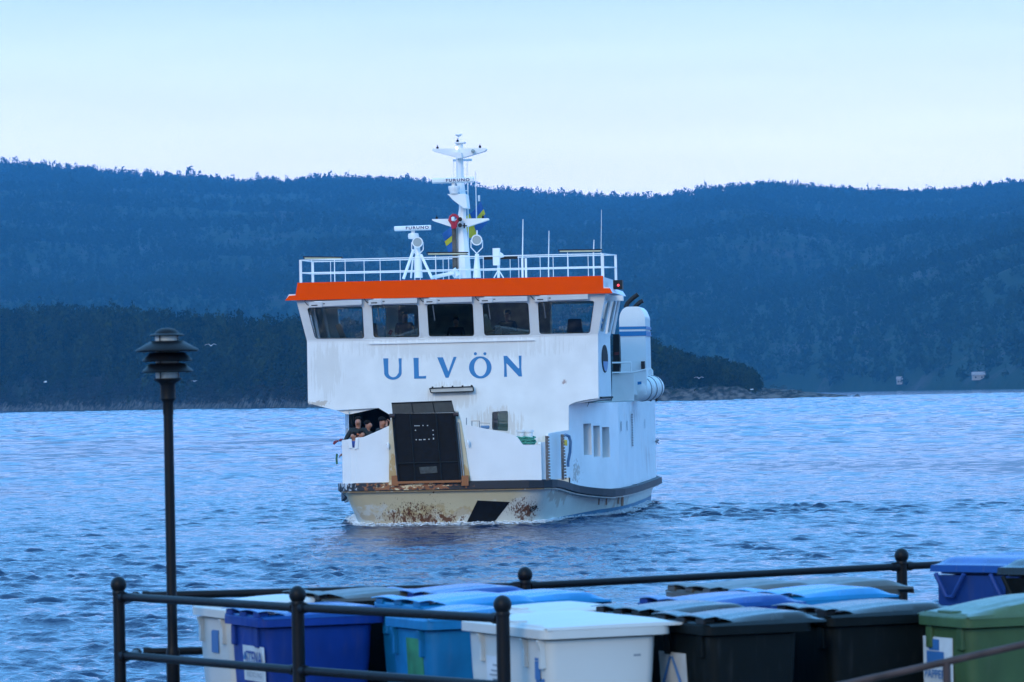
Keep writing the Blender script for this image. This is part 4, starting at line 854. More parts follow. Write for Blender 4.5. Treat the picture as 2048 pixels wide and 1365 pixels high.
# ---------------------------------------------------------------- quay, railings, lamp
QZ = EYE-2.2
M['quay'] = mat('quay_concrete', (.22, .22, .21), .85, noise=.35, nscale=2, bump=.4, bscale=12)
def d2(px, py, c): p = onz(px, py, EYE-c); return Vector((p.x, p.y, 0))
FA, FB, FC = d2(237, 1170, .93), d2(595, 1190, .93), d2(1005, 1210, .93)
BB, BC = d2(1050, 1150, .965), d2(1803, 1112, .965)
BDIR = (BC-BB).normalized(); BD = BC + BDIR*2.4 + Vector((.1, -.25, 0)); BE = BD + (BD-BC).normalized()*2.4
mb = MB(); out_ = [(-2.3, 21.4), (.1, 21.7), (2.3, 23.2), (8, 25), (16, 20), (16, -14), (-14, -14), (-14, 16)]
mb.sheet([[(x, y, QZ) for x, y in out_]], (0, 0, -2.6)); tag(mb.build('quay', M['quay']), kind='structure')
mb = MB(); mb.box((0, -4.2, QZ+.3), (10, 18, .6)); tag(mb.build('terrace', M['quay'], bevel=.02), kind='structure')
def railing(name, posts, rails, label, dz0=0):
    o = empty(name, (posts[0].x, posts[0].y, QZ)); tag(o, label, 'railing'); org = Vector((posts[0].x, posts[0].y, QZ))
    for i, p in enumerate(posts):
        b = Vector((p.x, p.y, QZ))-org; zt_ = EYE-.93-dz0-QZ
        mb = MB(); mb.tube(b, b+Vector((0, 0, zt_-.03)), .0305, n=20); mb.lathe([(.03, 0), (.05, 0), (.05, .012), (.032, .02)], b, n=16); ps = mb.build('post', M['iron'], o, smooth=True)
        mb = MB(); mb.lathe([(.031, -.052), (.034, -.04)]+[(.0405*math.cos(t), .043*math.sin(t)) for t in [-.75+(math.pi/2+.75)*k/10 for k in range(10)]]+[(.004, .043), (0, .043)], b+Vector((0, 0, zt_)), n=24); mb.build('ball_finial', M['iron'], ps, smooth=True)
    for i in range(len(rails)-1):
        for dz in (.99+dz0, 1.285+dz0, 1.58+dz0):
            a = Vector((rails[i].x, rails[i].y, EYE-dz))-org; b = Vector((rails[i+1].x, rails[i+1].y, EYE-dz))-org; d = (b-a).normalized()
            mb = MB(); mb.tube(a+d*.03, b-d*.03, .0205, n=14); r_ = mb.build('rail', M['iron'], o, smooth=True)
            for q_, s in ((a, 1), (b, -1)): mb = MB(); mb.tube(q_+d*s*.028, q_+d*s*.062, .026, n=14); mb.tube(q_+d*s*.062, q_+d*s*.072, .023, n=14); mb.build('rail_collar', M['iron'], r_, smooth=True)
    return o
railing('quay_railing', [FA, FB, FC], [FA, FB, FC], 'nearer black iron railing with three ball topped posts in front of the bins')
railing('quay_railing', [BB, BC, BD, BE], [FA+Vector((-.01, .04, 0)), FA+Vector((.02, .75, 0)), BB, BC, BD, BE], 'farther black iron railing with ball topped posts between the bins and the water', .035)
# rusty handrail, nearest the camera
hr = empty('handrail', tuple(onz(1880, 1365, 1.9)), 0); H0 = hr.location.copy(); tag(hr, 'slanting rusty pipe handrail at the bottom right corner, in front of the green bin', 'handrail')
def hp(px, py, Y=13.5): return aty(px, py, Y)-H0
mb = MB(); mb.tube(hp(1560, 1398), hp(2190, 1258), .0125, n=12); mb.build('rail', M['rust'], hr, smooth=True)
for px, py in ((1893, 1326),):
    a = hp(px, py); mb = MB(); mb.tube(a, (a.x, a.y, QZ-H0.z), .014, n=12); mb.build('post', M['rust'], hr, smooth=True)
# lamp post
LD = 20.3; lpz = aty(336, 800, LD); s_l = FPX/LD; lam = empty('lamp_post', (lpz.x, lpz.y, QZ)); tag(lam, 'black lamp post with stacked louvre shades standing behind the left end of the railing', 'lamp post')
def lz(py): return aty(334, py, LD).z-QZ
def rp(r): return r/s_l
def lprof(pr): return [(rp(r), lz(y)) for r, y in pr]
X0 = (0, 0, 0)
mb = MB(); mb.lathe(lprof([(13.5, 1620), (13.5, 1312), (14, 1306), (11.5, 1298), (10.3, 1290), (9.8, 830), (10.6, 829), (10.8, 806), (12, 803), (15.8, 798), (15.2, 794), (15, 771), (17, 767), (24, 762), (28, 759), (28, 757), (0, 757)]), X0, n=28); mb.lathe([(rp(24), 0), (rp(24), .012), (rp(15), .03), (rp(14), .06)], X0, n=20); mb.build('pole', M['iron'], lam, smooth=True)
mb = MB(); mb.lathe(lprof([(0, 758), (23.5, 758), (23.5, 669), (0, 669)]), X0, n=28); mb.build('glass_cylinder', M['lampglass'], lam, smooth=True)
for pr in ([(24, 743.5), (49, 745.5), (51.5, 743.5), (50, 741), (35, 727.5), (24, 726.5)], [(24, 721), (48, 723.5), (50.5, 721.5), (49, 719), (35, 705.5), (24, 705)], [(24, 701), (61, 704), (63.5, 701.5), (62, 699), (33, 682.5), (24, 682)]):
    mb = MB(); mb.lathe(lprof(pr), X0, n=40); mb.build('louvre_shade', M['iron'], lam, smooth=True)
mb = MB(); mb.lathe(lprof([(20, 671), (34, 672.5), (35.5, 671), (30, 668), (25, 667.5), (22, 663), (16, 659), (8, 656.5), (0, 656)]), X0, n=36); mb.build('cap', M['iron'], lam, smooth=True)
mb = MB()
for k in range(4): t = math.pi/4+k*math.pi/2+.3; mb.tube((rp(26)*math.cos(t), rp(26)*math.sin(t), lz(759)), (rp(26)*math.cos(t), rp(26)*math.sin(t), lz(668)), rp(1.3), n=6)
mb.build('tie_rod', M['iron'], lam)

# ---------------------------------------------------------------- bins
def plastic(name, col, rough=.42, spec=.3):
    m = mat(name, col, rough, noise=.25, nscale=5, bump=.15, bscale=7, spec=spec); nt = m.node_tree; b = nt.nodes['Principled BSDF']; src = b.inputs['Base Color'].links[0].from_socket
    t = nt.nodes.new('ShaderNodeTexCoord'); mp = nt.nodes.new('ShaderNodeMapping'); mp.inputs['Scale'].default_value = (26, 26, 3.5); nt.links.new(t.outputs['Object'], mp.inputs[0])
    n = nt.nodes.new('ShaderNodeTexNoise'); n.inputs['Scale'].default_value = 1; n.inputs['Detail'].default_value = 8; nt.links.new(mp.outputs[0], n.inputs['Vector'])
    q = nt.nodes.new('ShaderNodeMapRange'); q.inputs['From Min'].default_value = .56; q.inputs['From Max'].default_value = .78; q.inputs['To Max'].default_value = .5; nt.links.new(n.outputs['Fac'], q.inputs['Value'])
    mx = nt.nodes.new('ShaderNodeMixRGB'); nt.links.new(q.outputs[0], mx.inputs[0]); nt.links.new(src, mx.inputs[1]); mx.inputs[2].default_value = (*[c*.6+.035 for c in col], 1); nt.links.new(mx.outputs[0], b.inputs['Base Color'])
    q2 = nt.nodes.new('ShaderNodeMapRange'); q2.inputs['To Min'].default_value = rough*.8; q2.inputs['To Max'].default_value = min(1, rough*1.7); nt.links.new(n.outputs['Fac'], q2.inputs['Value']); nt.links.new(q2.outputs[0], b.inputs['Roughness'])
    return m
C = {'white': ((.66, .65, .62),), 'blue': ((.0015, .032, .22),), 'sky': ((.002, .15, .35),), 'cyan': ((.006, .20, .46),), 'black': ((.004, .0065, .007),), 'grey': ((.06, .07, .065),), 'olive': ((.045, .09, .035),), 'navy': ((.006, .04, .2),)}
BM = {k: plastic(k+'_plastic', v[0], .42, .12 if k == 'black' else .3) for k, v in C.items()}
C['blue'] = ((.001, .055, .26),); LM = {k: plastic(k+'_lid', v[0], .2, .5 if k == 'black' else .35) for k, v in C.items()}
BM['white'] = stained('white_plastic_dirty', (.56, .555, .53), [((0, .3, -.05), (.5, .8, .3), (.42, .38, .28, .5), (2, 5, 2), .62, (0, 0, 0)), ((0, .3, .02), (.35, .8, .06), (.14, .12, .08, .8), (8, 8, 8), .66, (0, 0, 0))], rough=.42)
BM['greylid'] = plastic('faded_grey_plastic', (.075, .08, .075), .3); BM['olivelid'] = plastic('pale_olive_plastic', (.065, .11, .045), .25, .4)
KB = .948
def make_bin(corner, body, lid, label, W_=.58, D_=.66, ang=24, c_rim=1.09, knobs=True, gloss=None, tabs=False, comb=False, Hb=None, cat='wheelie bin', name='wheeled_bin', dh=1.0):
    if not comb: W_ *= KB; D_ *= KB
    """origin: rim corner at ground level; x hinge -> front, y near -> far; rim bottom at z=H"""
    H = EYE-c_rim-QZ; o = empty(name, (corner[0], corner[1], QZ), R(ang)); tag(o, label, cat, 'rubbish bins on the quay')
    bm_, lm = BM[body], (LM.get(lid) or BM[lid]) if lid != 'white' else BM['white']
    # body: tapered box with rounded corners, cuts under the rim
    def loop(ix0, ix1, iy, z, r=.05):
        x0, x1, y0, y1 = ix0, D_-ix1, iy, W_-iy; pts = []
        for cx, cy, a0 in ((x1-r, y1-r, 0), (x0+r, y1-r, 90), (x0+r, y0+r, 180), (x1-r, y0+r, 270)):
            for k in range(5): t = R(a0+22.5*k); pts.append((cx+r*math.cos(t), cy+r*math.sin(t), z))
        return pts
    mb = MB(); z0 = .12
    mb.grid([loop(.11, .17, .07, z0), loop(.07, .15, .05, H*.35), loop(.035, .10, .035, H-.16), loop(.03, .09, .03, H-.005)], close=True); mb.add(loop(.11, .17, .07, z0), [tuple(range(20))]); bd = mb.build('body', bm_, o, smooth=True)
    if tabs:
        for y in ((.10, W_-.12) if W_ < .8 else (.06, .24, .72)):
            mb = MB(); mb.sheet([[(-.002, y, H-.002), (.034, y, H-.002), (.040, y, H-.13), (.012, y, H-.13), (.012, y, H-.05)]], (0, .026, 0)); mb.build('rib', bm_, bd, bevel=.004)
    else:
        for y in (W_*.2, W_*.8): mb = MB(); mb.box((.03, y, H-.05), (.03, .05, .1)); mb.build('rib', bm_, bd, bevel=.006)
    # rim
    mb = MB(); mb.grid([loop(.03, .07, .03, H, .05), loop(0, .03, 0, H+.004, .05), loop(0, .03, 0, H+.044, .05), loop(.006, .036, .006, H+.050, .05), loop(.05, .09, .05, H+.050, .05)], close=True); mb.build('rim', bm_, o, smooth=True)
    if comb:
        mb = MB()
        for y in (.06, W_-.20):
            q_ = [(D_-.02, y, H), (D_+.05, y, H), (D_+.05, y+.07, H-.13), (D_-.02, y+.07, H-.17)]
            mb.path([(D_+.045, y-.02, H+.01), (D_+.05, y+.05, H-.11), (D_+.05, y+.09, H-.11), (D_+.045, y+.16, H+.01)], .014, n=6)
        mb.box((D_-.01, W_/2, H-.08), (.04, W_-.06, .16)); mb.build('lifting_comb', bm_, bd, bevel=.01)
    # wheels
    for y in (.10, W_-.10):
        mb = MB(); mb.lathe([(.05, -.03), (.1, -.03), (.105, 0), (.1, .03), (.05, .03)], (.14, y, .105), n=20, rot=Matrix.Rotation(R(90), 3, 'X')); mb.build('wheel', M['black'], o, smooth=True)
    # lid: domed, overhanging lip, raised centre panel
    nx, ny = 26, 18; rows = []
    X_ = [.02+(D_+.03-.02)*i/nx for i in range(nx+1)]
    def lz_(fx, fy):
        side = min(1, (1-abs(2*fy-1))*7); side = side*side*(3-2*side)
        a = .008 + .032*dh*math.sin(min(1, fx/.72)*math.pi/2)**1.2
        if fx > .80: t = (fx-.80)/.2; a -= (.032*dh+.006)*t*t*(3-2*t)
        a += .006*max(0, min(1, (abs(2*fy-1) < .55)*1.0))*min(1, max(0, (fx-.12)*12))*min(1, max(0, (.78-fx)*12))
        return a*(.25+.75*side)+.0
    rows = []
    for i, x in enumerate(X_):
        fx = i/nx; r_ = [(x, -.002, H+.042)]
        for j in range(ny+1): fy = j/ny; r_.append((x, .002+(W_-.004)*fy, H+.052+lz_(fx, fy)))
        r_.append((x, W_+.002, H+.042)); rows.append(r_)
    last = [(D_+.035, rows[-1][j][1], min(H+.018, rows[-1][j][2])) for j in range(len(rows[-1]))]; rows.append(last)
    first = [(.015, p_[1], H+.050) for p_ in rows[0]]; rows.insert(0, first)
    mb = MB(); mb.grid(rows); ld = mb.build('lid', lm, o, smooth=True)
    if knobs:
        hs = []
        for k, y in enumerate((.08, W_*.5, W_-.08)):
            mb = MB(); mb.box((.035, y, H+.063), (.055, .085, .030)); mb.build('hinge_block', M['black'] if body in ('black', 'grey') else bm_, ld, bevel=.006)
        # scalloped handle strip over the hinge blocks
        pts = []
        nn = 24; rr = []
        for k in range(nn+1):
            y = .01+(W_-.02)*k/nn; z = H+.080+.009*abs(math.sin(k/nn*2*math.pi*1.0))
            rr.append((y, z))
        mb = MB(); mb.grid([[(-.005, y, z-.004) for y, z in rr], [(-.002, y, z) for y, z in rr], [(.05, y, z+.006) for y, z in rr], [(.14, y, H+.052+lz_(.19, (y)/W_)+.002) for y, z in rr]]); mb.build('handle_strip', lm, ld, smooth=True)
    else:
        mb = MB(); mb.box((.05, W_*.5, H+.060), (.05, W_*.30, .024)); mb.box((.035, W_*.25, H+.056), (.03, W_*.3, .014)); mb.box((.035, W_*.75, H+.056), (.03, W_*.3, .014)); mb.build('hinge_block', bm_, ld, bevel=.005)
    return o, bd, H
def rc(px, py, c=1.09): p = onz(px, py, EYE-c); return (p.x, p.y)
def sticker(o, bd, H, y0, y1, z0, z1, mt, name='sticker', slope=.045):
    """on the hinge face of the body (x = 0 side)"""
    xs = lambda z: .036+.04*max(0, (H-.16-z))/(H*.65-.16)-.006
    mb = MB(); mb.sheet([[(xs(z0), y0, z0), (xs(z0), y1, z0), (xs(z1), y1, z1), (xs(z1), y0, z1)]], (-.002, 0, 0)); return mb.build(name, mt, bd), xs
sw = mat('sticker_white', (.55, .58, .60), .5, noise=.2, nscale=9); sblue = mat('sticker_blue', (.03, .13, .33), .5); sgreen = mat('sticker_green', (.03, .22, .10), .5, noise=.5, nscale=8); sgrey = mat('sticker_print', (.22, .25, .28), .6)
nup = Vector((0, 0, 1)); ny_ = Vector((0, -1, 0)); nx_ = Vector((-1, 0, 0))
# nearest row, left to right
o, bd, H = make_bin(rc(453, 1240, 1.118), 'white', 'white', 'dirty white bin at the far left, behind the blue bin with the white sticker', tabs=True, knobs=False, c_rim=1.118)
mb = MB(); mb.box((.030, .26, H-.125), (.004, .10, .11)); mb.box((.032, .25, H-.075), (.006, .09, .02)); mb.build('bottle_pictogram', sblue, bd)
o, bd, H = make_bin(rc(520, 1258, 1.135), 'blue', 'blue', 'dark blue bin with a white lettered sticker, left of the light blue bin', tabs=False, D_=.745, c_rim=1.135)
st, xs = sticker(o, bd, H, .03, .33, H-.27, H-.095, sw)
ftext('sticker_lettering', 'STENA', (xs(H-.19)-.008, .272, H-.185), ny_, nup, .092, mat('deep_blue_print', (.01, .05, .22), .5), bd, .82, .02, .003)
ftext('sticker_lettering', 'RECYCLING', (xs(H-.25)-.008, .27, H-.248), ny_, nup, .034, sgrey, bd, 1.0, .01, .003, 1.2)
mb = MB(); mb.sheet([[(xs(H-.2)-.006, .315, H-.165), (xs(H-.2)-.006, .280, H-.165), (xs(H-.2)-.006, .297, H-.125)]], (-.003, 0, 0)); mb.build('sticker_mark', sblue, bd)
o, bd, H = make_bin(rc(852, 1263, 1.12), 'sky', 'sky', 'light blue bin with a green sticker, between the dark blue bin and the white bin', D_=.54, tabs=True, knobs=False, c_rim=1.12)
st, xs = sticker(o, bd, H, .12, .32, H-.30, H-.045, sgreen)
make_bin((-.47, 19.50), 'sky', 'cyan', 'plain light blue bin partly hidden behind the one with the green sticker', D_=.68, W_=.68)
o, bd, H = make_bin(rc(1087, 1282), 'white', 'white', 'large white bin in the middle of the front row, right behind the nearest railing post', dh=.5, W_=1.0, D_=.70, tabs=True, knobs=False)
st, xs = sticker(o, bd, H, .50, .70, H-.25, H-.10, mat('clear_label', (.56, .60, .64), .4, noise=.1))
mb = MB(); 
for z, a, b in ((H-.14, .56, .62), (H-.165, .56, .64), (H-.185, .53, .66), (H-.205, .55, .63)):
    mb.box((xs(z)-.003, (a+b)/2, z), (.003, b-a, .007))
mb.build('label_print', sgrey, bd)
mb = MB(); mb.box((.030, .135, H-.14), (.003, .055, .08)); mb.box((.036, .12, H-.215), (.003, .085, .08)); mb.box((.029, .135, H-.09), (.003, .05, .012)); mb.build('bottle_pictogram', sblue, bd)
mb = MB(); mb.box((.47, .033, H-.085), (.035, .003, .010)); mb.build('small_print', sgrey, bd)
make_bin((.07, 18.75), 'white', 'white', 'white lidded bin directly behind the large white bin', W_=.61, D_=.53, knobs=False, dh=.5)
make_bin((-0.114, 19.671), 'sky', 'cyan', 'bright blue lid behind the two white bins', D_=.64, knobs=False)
o, bd, H = make_bin(rc(1413, 1274), 'black', 'black', 'black bin in the front row, next to the large white bin', D_=.60)
st, xs = sticker(o, bd, H, .27, .54, H-.40, H-.09, sw)
o2_, bd2, H2 = make_bin(rc(1656, 1256), 'black', 'black', 'black bin in the front row, left of the green bin', D_=.70)
mb = MB()
for a, b in (((.42, H-.11), (.50, H-.24)), ((.40, H-.11), (.31, H-.24))): mb.tube((xs(H-.17)-.004, a[0], a[1]), (xs(H-.17)-.004, b[0], b[1]), .007, n=5)
mb.build('sticker_triangle', sblue, bd)
o, bd, H = make_bin(rc(1932, 1259), 'olive', 'olivelid', 'green bin with a pale shiny lid at the right end of the front row', D_=.78, W_=.48, knobs=False, dh=2.0)
mb = MB(); mb.box((.028, .30, H-.22), (.003, .26, .34)); mb.build('sticker', sw, bd)
mb = MB(); mb.box((.025, .33, H-.085), (.003, .09, .05)); mb.box((.025, .32, H-.145), (.003, .15, .06)); mb.build('sticker_picture', sblue, bd)
ftext('sticker_lettering', 'PAPPER', (.022, .41, H-.235), ny_, nup, .055, sblue, bd, 1.0, .01, .003)
# rows behind
make_bin((0.569, 18.344), 'black', 'black', 'black bin in the second row, behind the black one beside the white bin', D_=.62)
make_bin((0.796, 19.055), 'blue', 'blue', 'royal blue bin in the middle of the crowd of black bins', D_=.66)
make_bin((0.986, 20.240), 'greylid', 'greylid', 'faded grey bin farthest back, under the far rail', D_=.66, W_=.60)
make_bin((1.289, 19.548), 'cyan', 'cyan', 'turquoise blue bin in the back row in front of the far railing post', D_=.66, W_=.60)
make_bin((1.422, 20.306), 'greylid', 'greylid', 'grey bin behind the turquoise bin, its lip sticking out to the right', D_=.68, W_=.60, knobs=False)
make_bin((-.52, 20.40), 'blue', 'blue', 'blue bin in the back row near the middle of the far railing', D_=.70)
make_bin((-1.0, 20.36), 'black', 'greylid', 'dark grey bin in the back row behind the blue bin with the lettered sticker', D_=.66, dh=.8)
# two bins facing the other way at the right
x_, y_ = rc(1865, 1160, 1.0)
a_ = 230
def facing(px, py, body, lid, label, c):
    q = onz(px, py, EYE-c); ex = Vector((math.cos(R(a_)), math.sin(R(a_)), 0)); ey = Vector((-math.sin(R(a_)), math.cos(R(a_)), 0)); D_, W_ = .66, .60
    k = Vector((q.x, q.y, 0)) - ex*D_   # front-left rim corner at the pixel
    return make_bin((k.x, k.y), body, lid, label, W_=W_, D_=D_, ang=a_, c_rim=c, comb=True)
facing(1868, 1150, 'navy', 'blue', 'blue bin turned the other way at the far railing, lifting comb towards us', 1.0)
facing(2002, 1156, 'black', 'black', 'black bin at the right edge beside the turned blue bin', .98)

# ---------------------------------------------------------------- water
def interp(tab, x): return np.interp(x, [t[0] for t in tab], [t[1] for t in tab])
def vnoise(x, y, seed=0):
    rs = np.random.RandomState(seed); G = rs.rand(256, 256)
    xi = np.floor(x).astype(int); yi = np.floor(y).astype(int); fx = x-xi; fy = y-yi; fx = fx*fx*(3-2*fx); fy = fy*fy*(3-2*fy)
    g = lambda a, b: G[a % 256, b % 256]
    return (g(xi, yi)*(1-fx)+g(xi+1, yi)*fx)*(1-fy)+(g(xi, yi+1)*(1-fx)+g(xi+1, yi+1)*fx)*fy
def water():
    r = [4.0]
    while r[-1] < 7400:
        x = r[-1]
        if x < 46: dr = .8
        elif x < 130: dr = .085
        elif x < 500: dr = .085 + (x-130)*.0033
        elif x < 1500: dr = 1.3
        else: dr = x*.004 if x < 3200 else x*.02
        r.append(x+dr)
    r = np.array(r); aw = R(10.0); nd = 600; st = 2*aw/nd; side = [aw]
    while side[-1] < math.pi-.02: side.append(side[-1]+st); st = min(.12, st*1.022)
    side = np.array(side[1:-1]+[math.pi]); th = np.concatenate([-side[::-1], np.linspace(-aw, aw, nd), side])
    dth = np.gradient(th); T, Rr = np.meshgrid(th, r); X = Rr*np.sin(T); Y = Rr*np.cos(T); Z = np.zeros_like(X)
    dr = np.gradient(r)[:, None]; rng = np.random.RandomState(3)
    gap = np.maximum(dr, Rr*dth[None, :])
    # slow amplitude patches (gusts)
    gust = 1 + .35*np.sin(X*.045+1.3*np.sin(Y*.017))*np.sin(Y*.021+.7) + .25*np.sin(X*.11+Y*.05+2)*np.sin(Y*.06)
    # wake streaks trailing from the ferry's right side
    wx = X-5.0; wy = Y-122; u_ = wx*.9+wy*.1; band_ = np.exp(-((wy-0.30*wx)/7.0)**2)*(wx > -6)
    turb = np.exp(-(((X+1.5)/5.0)**2+((Y-107)/10)**2))
    DX = np.zeros_like(X); DY = np.zeros_like(X)
    gust = gust*(.55+.8*vnoise(X/7+900, Y/19+900, 31)); grp = .5+1.6*vnoise(X/1.1+3000, Y/1.5+900, 33)**1.6
    for k in range(50):
        lam = .26*(6.5/.26)**(k/49.0); kk = 2*math.pi/lam; fl_ = np.clip((Rr-140)/380, 0, 1); slope = (.058 if lam < .55 else .032)*grp if lam < 1.0 else .030*(np.clip(1.0/lam, .15, 1)*(1-fl_) + 1.9*fl_)
        a = slope/kk; d = rng.normal(0, .65)+.15; kx, ky = kk*math.sin(d), -kk*math.cos(d); ph = rng.rand()*6.28
        wgt = np.clip((lam/gap-2.0)/2.0, 0, 1)
        q = kx*X+ky*Y+ph + .8*np.sin(X*.09*rng.rand()+Y*.13*rng.rand()+ph)
        A_ = wgt*a*gust*(1+ 1.5*band_*(lam > .4)*(lam < 2.5) - .35*turb); Z += A_*np.sin(q); c_ = A_*np.cos(q)*.9; DX += c_*math.sin(d); DY -= c_*math.cos(d)
    Z += .03*band_*np.sin(wx*1.1+wy*.4)*np.clip((3/gap-2)/2, 0, 1)
    # cut: keep the water below the quay flat
    cut = np.clip((Rr-30)/12, 0, 1); Z *= cut; X = X + DX*cut; Y = Y + DY*cut
    nr, nc = X.shape; co = np.stack([X, Y, Z], -1).reshape(-1, 3).astype(np.float32)
    i = np.arange(nr-1)[:, None]*nc + np.arange(nc-1)[None, :]; quads = np.stack([i, i+1, i+1+nc, i+nc], -1).reshape(-1, 4)
    quads = quads[:, ::-1]
    me = bpy.data.meshes.new('water'); me.vertices.add(len(co)); me.vertices.foreach_set('co', co.ravel())
    me.loops.add(quads.size); me.loops.foreach_set('vertex_index', quads.astype(np.int32).ravel())
    me.polygons.add(len(quads)); me.polygons.foreach_set('loop_start', np.arange(0, quads.size, 4, dtype=np.int32)); me.polygons.foreach_set('loop_total', np.full(len(quads), 4, np.int32))
    me.polygons.foreach_set('use_smooth', np.ones(len(quads), bool)); me.update(); me.validate()
    o = bpy.data.objects.new('water', me); COL.objects.link(o); tag(o, kind='structure')
    m = bpy.data.materials.new('sea_water'); m.use_nodes = True; nt = m.node_tree; b = nt.nodes['Principled BSDF']
    b.inputs['Base Color'].default_value = (.003, .028, .075, 1); b.inputs['Roughness'].default_value = .06; b.inputs['IOR'].default_value = 1.333
    g = nt.nodes.new('ShaderNodeNewGeometry'); mp = nt.nodes.new('ShaderNodeMapping'); mp.inputs['Scale'].default_value = (1.5, 1.3, 1); nt.links.new(g.outputs['Position'], mp.inputs[0])
    n1 = nt.nodes.new('ShaderNodeTexNoise'); n1.inputs['Scale'].default_value = 8.5; n1.inputs['Detail'].default_value = 3; nt.links.new(mp.outputs[0], n1.inputs['Vector'])
    n2 = nt.nodes.new('ShaderNodeTexNoise'); n2.inputs['Scale'].default_value = .55; n2.inputs['Detail'].default_value = 5; nt.links.new(mp.outputs[0], n2.inputs['Vector'])
    b1 = nt.nodes.new('ShaderNodeBump'); b1.inputs['Strength'].default_value = .7; b1.inputs['Distance'].default_value = .035; nt.links.new(n1.outputs[0], b1.inputs['Height'])
    b2 = nt.nodes.new('ShaderNodeBump'); b2.inputs['Strength'].default_value = .6; b2.inputs['Distance'].default_value = .16; nt.links.new(n2.outputs[0], b2.inputs['Height']); nt.links.new(b2.outputs[0], b1.inputs['Normal']); nt.links.new(b1.outputs[0], b.inputs['Normal'])
    me.materials.append(m); return o
WATEROBJ = water()
# foam along the ferry's waterline
def foam():
    base = ring(.0, 0.0); n = len(base); mb = MB(); rnd = random.Random(5)
    pts = []
    for a, b in zip(base, base[1:]):
        l = math.dist(a[:2], b[:2]); k = max(1, int(l/.06))
        for i in range(k): pts.append((a[0]+(b[0]-a[0])*i/k, a[1]+(b[1]-a[1])*i/k))
    for i, (x, y) in enumerate(pts):
        if y > 16: continue
        dens = 1.0 if y < -.8 else .55
        for q in range(11):
            if rnd.random() > dens: continue
            aa = Vector((x, y)); c = Vector((0, 8)); d = (aa-c).normalized(); off_ = abs(rnd.gauss(0, .16))+.02; s = rnd.uniform(.010, .034)
            cx, cy, cz = x+d.x*off_+rnd.gauss(0, .03), y+d.y*off_+rnd.gauss(0, .03), rnd.uniform(.0, .10)*(1-min(1, off_/.6))+.01
            vs = [(cx+s*rnd.uniform(.6, 2.2)*v[0], cy+s*v[1], cz+s*.7*v[2]) for v in ((1, 0, 0), (-1, 0, 0), (0, 1, 0), (0, -1, 0), (0, 0, 1), (0, 0, -1))]
            mb.add(vs, [(0, 2, 4), (2, 1, 4), (1, 3, 4), (3, 0, 4), (2, 0, 5), (1, 2, 5), (3, 1, 5), (0, 3, 5)])
    o = mb.build('foam', mat('sea_foam', (.78, .80, .82), .6)); o.location = O; o.rotation_euler = (0, 0, -BETA); tag(o, 'thin line of white foam where the ferry bow meets the water', 'foam', kind='stuff')
foam()

# ---------------------------------------------------------------- land
def Hz(px): return 786-.02*(px-1024)
RIDGE = [(-700, 330), (-200, 318), (0, 322), (60, 322), (150, 328), (260, 342), (330, 345), (400, 350), (470, 357), (560, 356), (640, 352), (720, 350), (800, 357), (900, 365), (1000, 375), (1060, 380), (1150, 386), (1250, 389), (1330, 388), (1400, 376), (1450, 371), (1530, 363), (1600, 365), (1650, 372), (1750, 376), (1800, 379), (1850, 380), (1920, 378), (1990, 369), (2048, 361), (2300, 340), (2800, 350)]
DR = 6200.0
def far_shore(px): return interp([(-900, 3100), (1600, 3000), (2048, 2450), (2900, 2200)], px)
def far_h(px, d):
    ridge = (Hz(px)-interp(RIDGE, px))/FPX*DR + EYE - 11
    t = np.clip((d-far_shore(px))/(DR-far_shore(px)), 0, 1.6)
    s = np.where(t < 1, np.maximum(t, 0)**.78, 1-(t-1)*.9)
    X = (px-1024)/FPX*d
    return np.where(d < far_shore(px), -6, 1.5 + (ridge-1.5)*s + (vnoise(X/140, d/140, 4)-.5)*40*np.clip(t*5, 0, 1)*np.clip((1-t)*3, 0, 1) + (vnoise(X/35, d/35, 9)-.5)*5*np.clip(t*5, 0, 1))
def land_mesh(name, pxs, ds, hf, mt):
    PX, D_ = np.meshgrid(pxs, ds); Zz = hf(PX, D_); X = (PX-1024)/FPX*D_; co = np.stack([X, D_, Zz], -1).reshape(-1, 3); nr, nc = PX.shape
    i = np.arange(nr-1)[:, None]*nc + np.arange(nc-1)[None, :]; q = np.stack([i, i+1, i+1+nc, i+nc], -1).reshape(-1, 4)
    me = bpy.data.meshes.new(name); me.from_pydata(co.tolist(), [], q.tolist()); me.polygons.foreach_set('use_smooth', [True]*len(q)); me.materials.append(mt)
    o = bpy.data.objects.new(name, me); COL.objects.link(o); tag(o, kind='structure'); return o
